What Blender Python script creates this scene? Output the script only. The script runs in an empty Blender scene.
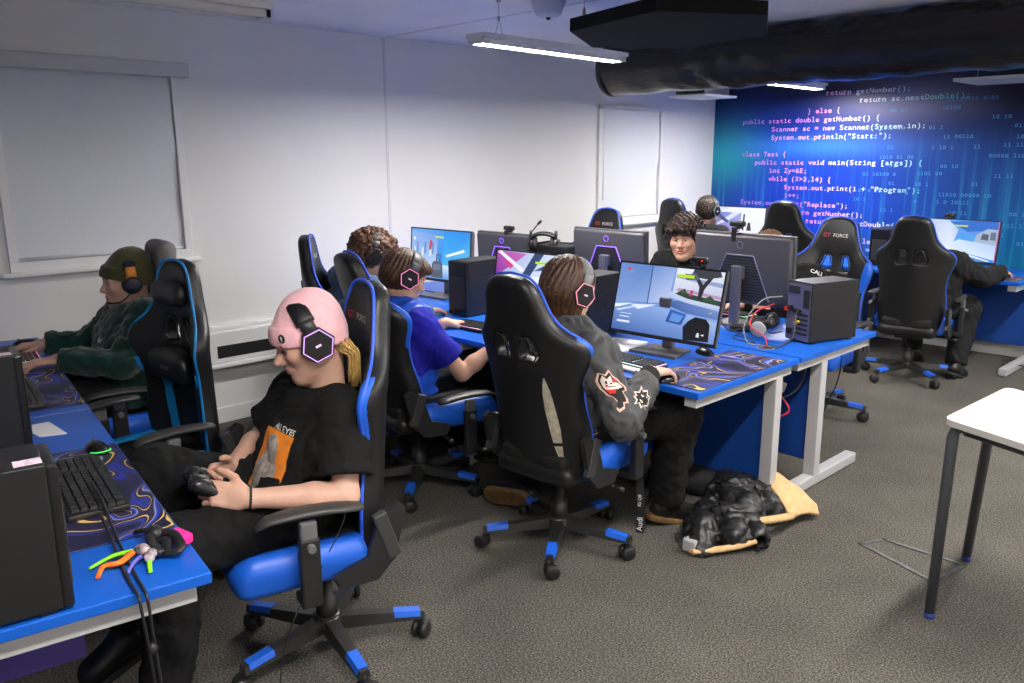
import bpy, bmesh, math, random
import numpy as np
from mathutils import Vector, Matrix, Euler
from mathutils.bvhtree import BVHTree
random.seed(7); rng = np.random.default_rng(7)
SC = bpy.context.scene
COL = SC.collection
PI = math.pi
R = math.radians

# ------------------------------------------------------------------ materials
def srgb(r, g=None, b=None):
    if g is None:
        h = r.lstrip('#'); r, g, b = (int(h[i:i+2], 16) for i in (0, 2, 4))
    f = lambda c: (c/255/12.92 if c/255 <= .04045 else ((c/255+.055)/1.055)**2.4)
    return (f(r), f(g), f(b), 1.0)

class NT:
    """small helper around a material's node tree"""
    def __init__(s, name):
        s.m = bpy.data.materials.new(name); s.m.use_nodes = True
        s.t = s.m.node_tree; s.n = s.t.nodes; s.l = s.t.links
        s.bsdf = s.n['Principled BSDF']; s.out = s.n['Material Output']
    def add(s, typ, **kw):
        n = s.n.new(typ)
        for k, v in kw.items():
            if k.startswith('i_'):
                key = k[2:]; key = int(key) if key.isdigit() else key.replace('_', ' ')
                n.inputs[key].default_value = v
            else: setattr(n, k, v)
        return n
    def link(s, a, b): s.l.new(a, b)
    def ramp(s, fac, stops, interp='LINEAR'):
        n = s.n.new('ShaderNodeValToRGB'); n.color_ramp.interpolation = interp
        e = n.color_ramp.elements
        e[0].position, e[0].color = stops[0]; e[1].position, e[1].color = stops[-1]
        for p, c in stops[1:-1]:
            x = e.new(p); x.color = c
        if fac is not None: s.link(fac, n.inputs[0])
        return n.outputs[0]
    def math(s, op, a, b=None, c=None):
        n = s.n.new('ShaderNodeMath'); n.operation = op
        for i, v in enumerate((a, b, c)):
            if v is None: continue
            if isinstance(v, (int, float)): n.inputs[i].default_value = v
            else: s.link(v, n.inputs[i])
        return n.outputs[0]
    def mix(s, fac, a, b, typ='MIX'):
        n = s.n.new('ShaderNodeMix'); n.data_type = 'RGBA'; n.blend_type = typ
        for i, v in ((0, fac), (6, a), (7, b)):
            if isinstance(v, (int, float)): n.inputs[i].default_value = v
            elif isinstance(v, tuple): n.inputs[i].default_value = v
            else: s.link(v, n.inputs[i])
        return n.outputs[2]

MATS = {}
def mat(name, col, rough=.5, metal=0., spec=.5, var=.0, vscale=30, bump=0., bscale=200, coat=0., emit=None, es=1., sheen=0.):
    """principled surface with optional procedural colour variation and fine bump"""
    if name in MATS: return MATS[name]
    if isinstance(col, str): col = srgb(col)
    k = NT(name); b = k.bsdf
    b.inputs['Base Color'].default_value = col
    b.inputs['Roughness'].default_value = rough
    b.inputs['Metallic'].default_value = metal
    b.inputs['Specular IOR Level'].default_value = spec
    if coat: b.inputs['Coat Weight'].default_value = coat; b.inputs['Coat Roughness'].default_value = .15
    if sheen: b.inputs['Sheen Weight'].default_value = sheen
    tc = k.add('ShaderNodeTexCoord')
    if var:
        nz = k.add('ShaderNodeTexNoise', i_Scale=vscale, i_Detail=4.)
        k.link(tc.outputs['Object'], nz.inputs['Vector'])
        lo = tuple(c*(1-var) for c in col[:3])+(1,); hi = tuple(min(1, c*(1+var)) for c in col[:3])+(1,)
        k.link(k.ramp(nz.outputs['Fac'], [(.3, lo), (.7, hi)]), b.inputs['Base Color'])
    if bump:
        nb = k.add('ShaderNodeTexNoise', i_Scale=bscale, i_Detail=3.)
        k.link(tc.outputs['Object'], nb.inputs['Vector'])
        bp = k.add('ShaderNodeBump', i_Strength=bump, i_Distance=.004)
        k.link(nb.outputs['Fac'], bp.inputs['Height']); k.link(bp.outputs[0], b.inputs['Normal'])
    if emit is not None:
        b.inputs['Emission Color'].default_value = srgb(emit) if isinstance(emit, str) else emit
        b.inputs['Emission Strength'].default_value = es
    MATS[name] = k.m
    return k.m

# ------------------------------------------------------------------ object helpers
def link_mesh(name, me, m=None, parent=None, smooth=None):
    o = bpy.data.objects.new(name, me); COL.objects.link(o)
    if m is not None:
        for x in (m if isinstance(m, (list, tuple)) else [m]): me.materials.append(x)
    if parent is not None: o.parent = parent
    return o
def mesh_np(name, V, Fc, smooth=True, colors=None, mat_idx=None):
    """mesh from numpy verts and faces (all of one size, or list)"""
    me = bpy.data.meshes.new(name)
    if isinstance(Fc, np.ndarray):
        n, k = Fc.shape
        me.vertices.add(len(V)); me.vertices.foreach_set('co', np.asarray(V, np.float32).ravel())
        me.loops.add(n*k); me.loops.foreach_set('vertex_index', Fc.astype(np.int32).ravel())
        me.polygons.add(n); me.polygons.foreach_set('loop_start', np.arange(0, n*k, k, dtype=np.int32))
        try: me.polygons.foreach_set('loop_total', np.full(n, k, np.int32))
        except Exception: pass
        me.update(calc_edges=True)
    else:
        me.from_pydata([tuple(v) for v in V], [], [tuple(f) for f in Fc])
    if colors is not None:
        a = me.color_attributes.new('tint', 'FLOAT_COLOR', 'POINT')
        a.data.foreach_set('color', np.asarray(colors, np.float32).ravel())
    if mat_idx is not None: me.polygons.foreach_set('material_index', np.asarray(mat_idx, np.int32))
    if smooth: me.shade_smooth()
    return me

class MB:
    """collects boxes, tubes, lathes, prisms into one mesh"""
    def __init__(s): s.V = []; s.F = []; s.S = []; s.M = []; s.mi = 0
    def raw(s, V, F, smooth=False):
        o = len(s.V); s.V += [tuple(v) for v in V]
        for f in F: s.F.append([i+o for i in f]); s.S.append(smooth); s.M.append(s.mi)
        return s
    def box(s, c, d, rot=None, r=0., seg=2, smooth=None):
        bm = bmesh.new(); bmesh.ops.create_cube(bm, size=1)
        for v in bm.verts: v.co = Vector((v.co.x*d[0], v.co.y*d[1], v.co.z*d[2]))
        if r > 0: bmesh.ops.bevel(bm, geom=bm.edges[:]+bm.verts[:], offset=min(r, min(d)*.49), segments=seg, profile=.5, affect='EDGES')
        M = (rot if isinstance(rot, Matrix) else Euler(rot).to_matrix() if rot else Matrix.Identity(3))
        bm.verts.index_update()
        s.raw([M @ v.co + Vector(c) for v in bm.verts], [[v.index for v in f.verts] for f in bm.faces], (r > .012) if smooth is None else smooth)
        bm.free(); return s
    def span(s, lo, hi, r=0., seg=2):
        return s.box([(a+b)/2 for a, b in zip(lo, hi)], [abs(b-a) for a, b in zip(lo, hi)], None, r, seg)
    def tube(s, pts, rad, n=10, cap=True, flat=1.0, up=None, closed=False):
        pts = [Vector(p) for p in pts]; N = len(pts)
        rads = rad if isinstance(rad, (list, tuple)) else [rad]*N
        V = []; prev = None
        for i, p in enumerate(pts):
            if closed: t = (pts[(i+1) % N]-pts[i-1])
            else: t = pts[min(i+1, N-1)]-pts[max(i-1, 0)]
            t = t.normalized() if t.length > 1e-9 else Vector((0, 0, 1))
            if prev is None:
                a = Vector(up) if up else (Vector((0, 0, 1)) if abs(t.z) < .9 else Vector((1, 0, 0)))
                x = (a - t*a.dot(t)).normalized()
            else: x = (prev - t*prev.dot(t)).normalized()
            prev = x; y = t.cross(x)
            for k in range(n):
                a = 2*PI*k/n
                V.append(p + x*(math.cos(a)*rads[i]*flat) + y*(math.sin(a)*rads[i]))
        F = []
        for i in range(N if closed else N-1):
            j = (i+1) % N
            for k in range(n):
                F.append([i*n+k, i*n+(k+1) % n, j*n+(k+1) % n, j*n+k])
        s.raw(V, F, True)
        if cap and not closed:
            o = len(s.V)-len(V)
            s.F.append([o+k for k in range(n)][::-1]); s.S.append(False); s.M.append(s.mi)
            s.F.append([o+(N-1)*n+k for k in range(n)]); s.S.append(False); s.M.append(s.mi)
        return s
    def lathe(s, prof, c=(0, 0, 0), axis='z', n=24, rot=None):
        M = rot if isinstance(rot, Matrix) else (Matrix.Identity(3) if axis == 'z' else Matrix.Rotation(PI/2, 3, 'Y') if axis == 'x' else Matrix.Rotation(-PI/2, 3, 'X'))
        V = []; F = []
        for r, z in prof:
            for k in range(n):
                a = 2*PI*k/n; V.append(M @ Vector((r*math.cos(a), r*math.sin(a), z)) + Vector(c))
        for i in range(len(prof)-1):
            for k in range(n): F.append([i*n+k, i*n+(k+1) % n, (i+1)*n+(k+1) % n, (i+1)*n+k])
        F.append([k for k in range(n)][::-1]); F.append([(len(prof)-1)*n+k for k in range(n)])
        s.raw(V, F, True); s.S[-1] = s.S[-2] = False
        return s
    def prism(s, poly, z0, z1, M=None, c=(0, 0, 0)):
        M = M or Matrix.Identity(3); n = len(poly)
        V = [M @ Vector((x, y, z0)) + Vector(c) for x, y in poly] + [M @ Vector((x, y, z1)) + Vector(c) for x, y in poly]
        F = [list(range(n))[::-1], list(range(n, 2*n))] + [[i, (i+1) % n, n+(i+1) % n, n+i] for i in range(n)]
        return s.raw(V, F, False)
    def ball(s, c, r, n=12, rot=None):
        r = r if isinstance(r, (list, tuple)) else (r, r, r)
        M = rot if isinstance(rot, Matrix) else Matrix.Identity(3)
        V = []; F = []; m = n//2+1
        for i in range(m+1):
            t = PI*i/m
            for k in range(n):
                a = 2*PI*k/n
                V.append(M @ Vector((r[0]*math.sin(t)*math.cos(a), r[1]*math.sin(t)*math.sin(a), -r[2]*math.cos(t))) + Vector(c))
        for i in range(m):
            for k in range(n): F.append([i*n+k, i*n+(k+1) % n, (i+1)*n+(k+1) % n, (i+1)*n+k])
        return s.raw(V, F, True)
    def build(s, name, m, parent=None):
        me = bpy.data.meshes.new(name)
        me.from_pydata(s.V, [], s.F)
        me.polygons.foreach_set('use_smooth', np.array(s.S, bool))
        me.polygons.foreach_set('material_index', np.array(s.M, np.int32))
        me.validate(); me.update()
        return link_mesh(name, me, m, parent)

def thing(name, label, cat, loc=(0, 0, 0), rz=0., group=None):
    o = bpy.data.objects.new(name, None); COL.objects.link(o)
    o.location = loc; o.rotation_euler = (0, 0, rz); o.empty_display_size = .1
    o['label'] = label; o['category'] = cat
    if group: o['group'] = group
    return o
def tag(o, label, cat, group=None):
    o['label'] = label; o['category'] = cat
    if group: o['group'] = group
    return o
def struct(o): o['kind'] = 'structure'; return o
def copy_tree(o, parent=None):
    c = o.copy(); COL.objects.link(c)
    if parent is not None: c.parent = parent
    for ch in list(o.children): copy_tree(ch, c)
    return c
def place(root, loc, rz, label=None):
    root.location = loc; root.rotation_euler = (0, 0, rz)
    if label: root['label'] = label
    return root
def reskin(root, table):
    """give a copied thing its own colours: material name -> material"""
    for ch in root.children_recursive:
        if ch.type != 'MESH': continue
        for i, sl in enumerate(ch.material_slots):
            if sl.material and sl.material.name in table:
                m = table[sl.material.name]; sl.link = 'OBJECT'; sl.material = m
def smoothpath(pts, n=8):
    """Catmull-Rom through the points"""
    P = [Vector(p) for p in pts]; P = [P[0]*2-P[1]]+P+[P[-1]*2-P[-2]]; out = []
    for i in range(1, len(P)-2):
        for k in range(n):
            t = k/n
            out.append(.5*((2*P[i])+(P[i+1]-P[i-1])*t+(2*P[i-1]-5*P[i]+4*P[i+1]-P[i+2])*t*t+(3*P[i]-P[i-1]-3*P[i+1]+P[i+2])*t**3))
    out.append(P[-2]); return out
GLYPH = {}
def text_data(txt, size=1., bold=0.):
    key = (txt, bold)
    if key not in GLYPH:
        c = bpy.data.curves.new('glyphs', 'FONT'); c.body = txt; c.size = 1; c.offset = bold; c.resolution_u = 3; c.fill_mode = 'FRONT'
        o = bpy.data.objects.new('glyphs', c)
        me = bpy.data.meshes.new_from_object(o)
        GLYPH[key] = ([v.co.copy() for v in me.vertices], [list(p.vertices) for p in me.polygons])
        bpy.data.objects.remove(o); bpy.data.curves.remove(c); bpy.data.meshes.remove(me)
    V, F = GLYPH[key]
    return [v*size for v in V], F
def text_mb(mb, txt, size, M, c, bold=0., center=True):
    V, F = text_data(txt, size, bold)
    if not V: return
    if center:
        x0 = min(v.x for v in V); x1 = max(v.x for v in V); y0 = min(v.y for v in V); y1 = max(v.y for v in V)
        V = [v-Vector(((x0+x1)/2, (y0+y1)/2, 0)) for v in V]
    mb.raw([M @ v + Vector(c) for v in V], F)

# ------------------------------------------------------------------ implicit surfaces
def smin(a, b, k):
    if k <= 0: return np.minimum(a, b)
    h = np.maximum(k-np.abs(a-b), 0)/k
    return np.minimum(a, b)-h*h*k*.25
def smax(a, b, k): return -smin(-a, -b, k)
class Vox:
    """distance field on a grid, meshed with surface nets"""
    def __init__(s, lo, hi, h):
        s.lo = np.array(lo, float); s.h = h
        s.n = np.ceil((np.array(hi)-s.lo)/h).astype(int)+1
        s.F = np.full(tuple(s.n), 5., np.float32)
    def grid(s, lo, hi):
        a = np.clip(np.floor((np.array(lo)-s.lo)/s.h).astype(int), 0, s.n); b = np.clip(np.ceil((np.array(hi)-s.lo)/s.h).astype(int)+1, 0, s.n)
        if np.any(b <= a): return None
        sl = tuple(slice(i, j) for i, j in zip(a, b))
        ax = [(s.lo[i]+s.h*np.arange(a[i], b[i])).astype(np.float32) for i in range(3)]
        return sl, ax[0][:, None, None], ax[1][None, :, None], ax[2][None, None, :]
    def op(s, fn, lo, hi, k=0., mode='u'):
        pad = k*1.2+3*s.h
        g = s.grid(np.array(lo)-pad, np.array(hi)+pad)
        if g is None: return
        sl, X, Y, Z = g; d = fn(X, Y, Z)
        if mode == 'u': s.F[sl] = smin(s.F[sl], d, k)
        elif mode == 's': s.F[sl] = smax(s.F[sl], -d, k)
    def cap(s, a, b, ra, rb=None, k=.02, mode='u', flat=None):
        """tapered capsule; flat=(axis, ratio) squashes or widens along an axis"""
        rb = ra if rb is None else rb; a = np.array(a, float); b = np.array(b, float)
        ab = b-a; L2 = max(ab@ab, 1e-9); rm = max(ra, rb)*(max(1, flat[1]) if flat else 1)
        def fn(X, Y, Z):
            x, y, z = X-a[0], Y-a[1], Z-a[2]
            t = np.clip((x*ab[0]+y*ab[1]+z*ab[2])/L2, 0, 1)
            qx, qy, qz = x-t*ab[0], y-t*ab[1], z-t*ab[2]
            sc = 1.
            if flat:
                u = np.array(flat[0], float); u /= np.linalg.norm(u); w = 1/flat[1]-1
                du = (qx*u[0]+qy*u[1]+qz*u[2])*w
                qx, qy, qz = qx+du*u[0], qy+du*u[1], qz+du*u[2]; sc = min(1., flat[1])
            return (np.sqrt(qx*qx+qy*qy+qz*qz)-(ra+t*(rb-ra)))*sc
        s.op(fn, np.minimum(a, b)-rm, np.maximum(a, b)+rm, k, mode)
    def ell(s, c, r, k=.02, mode='u', M=None):
        c = np.array(c, float); r = np.array(r, float); M = np.eye(3) if M is None else np.array(M); rm = r.max()
        def fn(X, Y, Z):
            x, y, z = X-c[0], Y-c[1], Z-c[2]
            p = [x*M[0, i]+y*M[1, i]+z*M[2, i] for i in range(3)]
            k0 = np.sqrt(sum((p[i]/r[i])**2 for i in range(3))); k1 = np.sqrt(sum((p[i]/r[i]**2)**2 for i in range(3)))
            return k0*(k0-1)/np.maximum(k1, 1e-6)
        s.op(fn, c-rm, c+rm, k, mode)
    def box(s, c, hd, rr=.01, k=.0, mode='u', M=None):
        c = np.array(c, float); hd = np.array(hd, float); M = np.eye(3) if M is None else np.array(M); rm = np.linalg.norm(hd)
        def fn(X, Y, Z):
            x, y, z = X-c[0], Y-c[1], Z-c[2]
            q = [np.abs(x*M[0, i]+y*M[1, i]+z*M[2, i])-(hd[i]-rr) for i in range(3)]
            o = np.sqrt(sum(np.maximum(t, 0)**2 for t in q))
            return o+np.minimum(np.maximum(np.maximum(q[0], q[1]), q[2]), 0)-rr
        s.op(fn, c-rm, c+rm, k, mode)
    def plane(s, p, n, k=0.):
        """keep the side the normal points away from"""
        n = np.array(n, float); n /= np.linalg.norm(n); p = np.array(p, float)
        g = s.grid(s.lo, s.lo+s.h*s.n); sl, X, Y, Z = g
        d = (X-p[0])*n[0]+(Y-p[1])*n[1]+(Z-p[2])*n[2]
        s.F[sl] = smax(s.F[sl], d, k)
    def warp(s, fn):
        """add fn(X,Y,Z) to the field near the surface"""
        I = np.argwhere(np.abs(s.F) < 6*s.h+.02)
        if len(I) == 0: return
        P = s.lo+s.h*I
        s.F[I[:, 0], I[:, 1], I[:, 2]] += fn(P).astype(np.float32)
    def mesh(s, relax=1):
        F = s.F; n = s.n
        S = F < 0
        c = np.zeros(tuple(n-1), np.int8)
        for dx in (0, 1):
            for dy in (0, 1):
                for dz in (0, 1): c += S[dx:n[0]-1+dx, dy:n[1]-1+dy, dz:n[2]-1+dz]
        act = np.argwhere((c > 0) & (c < 8)); N = len(act)
        idx = np.full(tuple(n-1), -1, np.int32); idx[act[:, 0], act[:, 1], act[:, 2]] = np.arange(N)
        off = [(0,0,0),(1,0,0),(0,1,0),(1,1,0),(0,0,1),(1,0,1),(0,1,1),(1,1,1)]
        val = np.stack([F[act[:, 0]+o[0], act[:, 1]+o[1], act[:, 2]+o[2]] for o in off], 1)
        ac = np.zeros((N, 3)); ct = np.zeros(N)
        for i in range(8):
            for j in range(i+1, 8):
                d = np.array(off[j])-off[i]
                if abs(d).sum() != 1: continue
                m = (val[:, i] < 0) != (val[:, j] < 0)
                den = val[:, i]-val[:, j]; t = np.where(m, val[:, i]/np.where(np.abs(den) < 1e-9, 1e-9, den), 0)
                ac += m[:, None]*(np.array(off[i])+t[:, None]*d); ct += m
        V = s.lo+s.h*(act+ac/ct[:, None])
        Q = []
        for ax in range(3):
            u, v = (ax+1) % 3, (ax+2) % 3
            sl0 = [slice(1, None)]*3; sl1 = [slice(1, None)]*3
            sl0[ax] = slice(0, n[ax]-1); sl1[ax] = slice(1, n[ax])
            sl0[u] = sl1[u] = slice(1, n[u]-1); sl0[v] = sl1[v] = slice(1, n[v]-1)
            A = S[tuple(sl0)]; B = S[tuple(sl1)]
            for flip in (0, 1):
                m = np.argwhere((A & ~B) if not flip else (~A & B))
                if len(m) == 0: continue
                g = m.copy(); g[:, u] += 1; g[:, v] += 1
                q = []
                for du, dv in ((0, 0), (1, 0), (1, 1), (0, 1)):
                    h = g.copy(); h[:, u] -= 1-du; h[:, v] -= 1-dv
                    q.append(idx[h[:, 0], h[:, 1], h[:, 2]])
                q = np.stack(q, 1)
                Q.append(q if not flip else q[:, ::-1])
        Q = np.concatenate(Q) if Q else np.zeros((0, 4), np.int32)
        Q = Q[(Q >= 0).all(1)]
        for _ in range(relax):
            acc = np.zeros_like(V); cnt = np.zeros(len(V))
            for a, b in ((0, 1), (1, 2), (2, 3), (3, 0)):
                np.add.at(acc, Q[:, a], V[Q[:, b]]); np.add.at(cnt, Q[:, a], 1)
            V = np.where(cnt[:, None] > 0, V*.5+acc/np.maximum(cnt, 1)[:, None]*.5, V)
        return V, Q
def folds(seed, amp, scale, dirs=6):
    """soft cloth wrinkles as a sum of warped sines"""
    r = np.random.default_rng(seed); W = []
    for i in range(dirs):
        d = r.normal(size=3); d /= np.linalg.norm(d)
        W.append((d*scale*2.4*r.uniform(.5, 1.5), r.uniform(0, 6.28), r.uniform(.5, 1)))
    def fn(P):
        a = np.zeros(len(P))
        q = P+.03*np.sin(P[:, [1, 2, 0]]*scale*.6)
        for d, ph, w in W: a += w*(1.2-2.2*np.abs(np.sin(.5*(q@d)+ph)))
        a /= dirs**.5
        return amp*a
    return fn
def vox_obj(name, vox, m, parent=None, relax=1, colors=None, xf=None):
    V, Q = vox.mesh(relax)
    if xf is not None: V = xf(V)
    me = mesh_np(name, V, Q, True, colors(V) if colors else None)
    return link_mesh(name, me, m, parent)
# ------------------------------------------------------------------ camera
cam = bpy.data.cameras.new('camera'); co = bpy.data.objects.new('camera', cam); COL.objects.link(co)
YAW, PIT, ROL = R(46.016), R(12.641), R(-.2326)
fw = Vector((-math.sin(YAW)*math.cos(PIT), math.cos(YAW)*math.cos(PIT), -math.sin(PIT)))
rt = Vector((math.cos(YAW), math.sin(YAW), 0)); up = rt.cross(fw)
r2 = rt*math.cos(ROL)+up*math.sin(ROL); u2 = -rt*math.sin(ROL)+up*math.cos(ROL)
Mc = Matrix((r2, u2, -fw)).transposed()
co.matrix_world = Matrix.Translation((0, 0, 1.65)) @ Mc.to_4x4()
cam.sensor_width = 36; cam.lens = 829.8/1024*36; cam.clip_start = .05
SC.camera = co
SC.view_settings.view_transform = 'Standard'; SC.view_settings.look = 'None'; SC.view_settings.gamma = 1; SC.view_settings.use_curve_mapping = False
SC.view_settings.exposure = .5
SC.cycles.use_denoising = True; SC.cycles.max_bounces = 14; SC.cycles.diffuse_bounces = 9
SC.world = bpy.data.worlds.new('world'); SC.world.use_nodes = True; SC.world.node_tree.nodes['Background'].inputs[0].default_value = (.02, .02, .022, 1)

XW, YM, H = -4.91, 7.66, 2.445          # left wall, mural wall, ceiling
XR, YB = 3.0, -2.6                      # unseen right wall, wall behind the camera

# ------------------------------------------------------------------ setting
def mat_carpet():
    k = NT('grey_carpet'); tc = k.add('ShaderNodeTexCoord')
    n1 = k.add('ShaderNodeTexNoise', i_Scale=140., i_Detail=5., i_Roughness=.75); n2 = k.add('ShaderNodeTexNoise', i_Scale=3., i_Detail=4.)
    n3 = k.add('ShaderNodeTexNoise', i_Scale=420., i_Detail=2.)
    for n in (n1, n2, n3): k.link(tc.outputs['Object'], n.inputs['Vector'])
    c1 = k.ramp(n1.outputs['Fac'], [(.36, srgb(46, 45, 42)), (.5, srgb(84, 81, 76)), (.64, srgb(136, 132, 123))])
    c2 = k.ramp(n2.outputs['Fac'], [(.3, (.78, .78, .78, 1)), (.7, (1, 1, 1, 1))])
    k.link(k.mix(1., c1, c2, 'MULTIPLY'), k.bsdf.inputs['Base Color'])
    k.bsdf.inputs['Roughness'].default_value = .95; k.bsdf.inputs['Specular IOR Level'].default_value = .1
    b = k.add('ShaderNodeBump', i_Strength=.3, i_Distance=.004)
    k.link(k.math('ADD', n1.outputs['Fac'], n3.outputs['Fac']), b.inputs['Height']); k.link(b.outputs[0], k.bsdf.inputs['Normal'])
    return k.m
CARPET = mat_carpet()
WALLP = mat('white_wall_paint', (.74, .735, .725, 1), .55, var=.02, vscale=2, bump=.03, bscale=120)
CEILP = mat('white_ceiling_board', (.84, .83, .85, 1), .8, var=.03, vscale=3)
TRIMW = mat('white_gloss_trim', (.76, .76, .76, 1), .35)
GREYW = mat('grey_seam', (.62, .61, .62, 1), .6)
struct(MB().span((XW-.1, YB-.1, -.1), (XR+.1, YM+.1, 0)).build('floor', CARPET))
ce = MB().span((XW-.1, YB-.1, H), (XR+.1, YM+.1, H+.1)); struct(ce.build('ceiling', CEILP))
m = MB()
for y in (3.55, 1.1, 6.0): m.span((XW, y-.006, H-.003), (XR, y+.006, H+.01))
struct(m.build('trim_1', GREYW))['label'] = 'thin joint lines between the ceiling boards'
# left wall with two window openings (the recesses stay shallow behind the blinds)
W1 = (1.105, 2.075, 1.06, 2.12); W2 = (5.80, 6.75, 1.03, 2.07)
m = MB(); D = .16
ys = [YB-.1, W1[0], W1[1], W2[0], W2[1], YM+.1]
for a, b in ((0, 1), (2, 3), (4, 5)): m.span((XW-D, ys[a], 0), (XW, ys[b], H))
for w in (W1, W2):
    m.span((XW-D, w[0], 0), (XW, w[1], w[2])); m.span((XW-D, w[0], w[3]), (XW, w[1], H))
struct(m.build('wall_left', WALLP))
m = MB()
m.span((XW, 3.52, .64), (XW+.003, 3.526, H)); m.span((XW, 3.535, .64), (XW+.002, 3.539, H))
struct(m.build('trim_2', mat('pale_seam', (.6, .6, .61, 1), .6)))['label'] = 'upright joint between the white wall boards'
struct(MB().span((XW-.1, YM, 0), (XR+.1, YM+.12, H)).build('wall_far', WALLP))
struct(MB().span((XR, YB-.1, 0), (XR+.12, YM+.1, H)).build('wall_right', WALLP))
struct(MB().span((XW-.1, YB-.12, 0), (XR+.1, YB, H)).build('wall_near', WALLP))
struct(MB().span((XW, YB, 0), (XW+.018, YM, .1), .004).build('baseboard_left', TRIMW))
struct(MB().span((XW+.02, YM-.02, 0), (XR, YM, .1), .004).build('baseboard_far', mat('pale_baseboard', (.62, .62, .62, 1), .45)))

def blind_mat():
    k = NT('blind_fabric'); tc = k.add('ShaderNodeTexCoord'); w = k.add('ShaderNodeTexNoise', i_Scale=260., i_Detail=2.)
    k.link(tc.outputs['Object'], w.inputs['Vector'])
    k.link(k.ramp(w.outputs['Fac'], [(.3, (.66, .68, .72, 1)), (.7, (.74, .76, .80, 1))]), k.bsdf.inputs['Base Color'])
    k.bsdf.inputs['Roughness'].default_value = .75; k.bsdf.inputs['Specular IOR Level'].default_value = .25
    return k.m
BLIND = blind_mat()
def sheet(nu, nv, fn):
    V = [fn(i/nu, j/nv) for j in range(nv+1) for i in range(nu+1)]
    F = [[j*(nu+1)+i, j*(nu+1)+i+1, (j+1)*(nu+1)+i+1, (j+1)*(nu+1)+i] for j in range(nv) for i in range(nu)]
    return V, F
def window(n, w, cassette, sill_d):
    y0, y1, z0, z1 = w
    m = MB(); t = .045
    m.span((XW-.11, y0, z0), (XW-.06, y0+t, z1)); m.span((XW-.11, y1-t, z0), (XW-.06, y1, z1))
    m.span((XW-.11, y0, z0), (XW-.06, y1, z0+t)); m.span((XW-.11, y0, z1-t), (XW-.06, y1, z1)); m.span((XW-.11, (y0+y1)/2-.02, z0), (XW-.06, (y0+y1)/2+.02, z1))
    m.span((XW-.09, y0+t, z0+t), (XW-.085, y1-t, z1-t))
    root = struct(m.build('window_%d' % n, TRIMW)); root['label'] = 'white framed window behind a drawn roller blind'
    f = MB(); q = .042                                  # face frame standing on the wall
    f.span((XW-.02, y1-q, z0+.055), (XW+.022, y1, z1), .003); f.span((XW-.02, y0, z0+.055), (XW+.022, y0+q, z1), .003)
    f.span((XW-.02, y0, z0+.0), (XW+.022, y1, z0+.055), .003)
    if not cassette: f.span((XW-.02, y0, z1-.02), (XW+.022, y1, z1+.01), .003)
    o = f.build('window_frame', TRIMW, root)
    s = MB().span((XW-.03, y0-.045, z0-.022), (XW+sill_d, y1+.04, z0+.004), .008)
    s.build('window_sill', TRIMW, root)
    g = random.Random(n); ph = [g.uniform(0, 6) for _ in range(6)]
    def sh(u, v):
        e = .006*math.sin(5*u+3*v+ph[0])+.005*math.sin(9*v-4*u+ph[1])+.004*math.exp(-((u-.95)/.06)**2)*math.sin(26*v+ph[2])+.006*math.exp(-((v-.25-.3*u)/.12)**2)
        return (XW-.004+e, y0+q+.003+u*(y1-y0-2*q-.006), z0+.062+v*(z1-z0-.075))
    V, F = sheet(36, 40, sh); b = MB(); b.raw(V, F, True)
    b.tube([(XW, y0+q+.004, z0+.066), (XW, y1-q-.004, z0+.066)], .009, 10)
    b = b.build('roller_blind', BLIND)
    tag(b, ['grey roller blind drawn over the big window by the green hoodie', 'white roller blind over the far window under the black duct'][n-1], 'blind')
    return root
window(1, W1, True, .055); window(2, W2, False, .05)
tag(MB().span((XW+.004, .35, 2.09), (XW+.075, 2.122, 2.168), .006).build('blind_cassette', mat('grey_white_box', (.60, .60, .62, 1), .4)), 'long white cassette box above the grey roller blind', 'blind box')
c = MB(); c.tube([(XW+.035, 5.85, 2.02), (XW+.035, 5.85, 1.25)], .004, 6); c.box((XW+.035, 5.85, 1.33), (.012, .012, .13), None, .003)
tag(c.build('pull_chain', mat('cord_white', (.7, .7, .7, 1), .5)), 'thin pull cord beside the far white roller blind', 'cord')
m = MB().span((XW, 1.0, .40), (XW+.075, 5.6, .60), .01); m.span((XW, 1.0, .372), (XW+.095, 5.6, .40), .008); m.span((XW, 1.0, .60), (XW+.05, 5.6, .625), .006)
tr = m.build('wall_heater', TRIMW)
tag(tr, 'long white boxed heater along the wall behind the pink beanie', 'heater')
MB().span((XW+.07, 2.148, .433), (XW+.0775, 5.5, .509)).build('grille_slot', mat('black_slot', (.008, .008, .009, 1), .6), tr)

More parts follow.
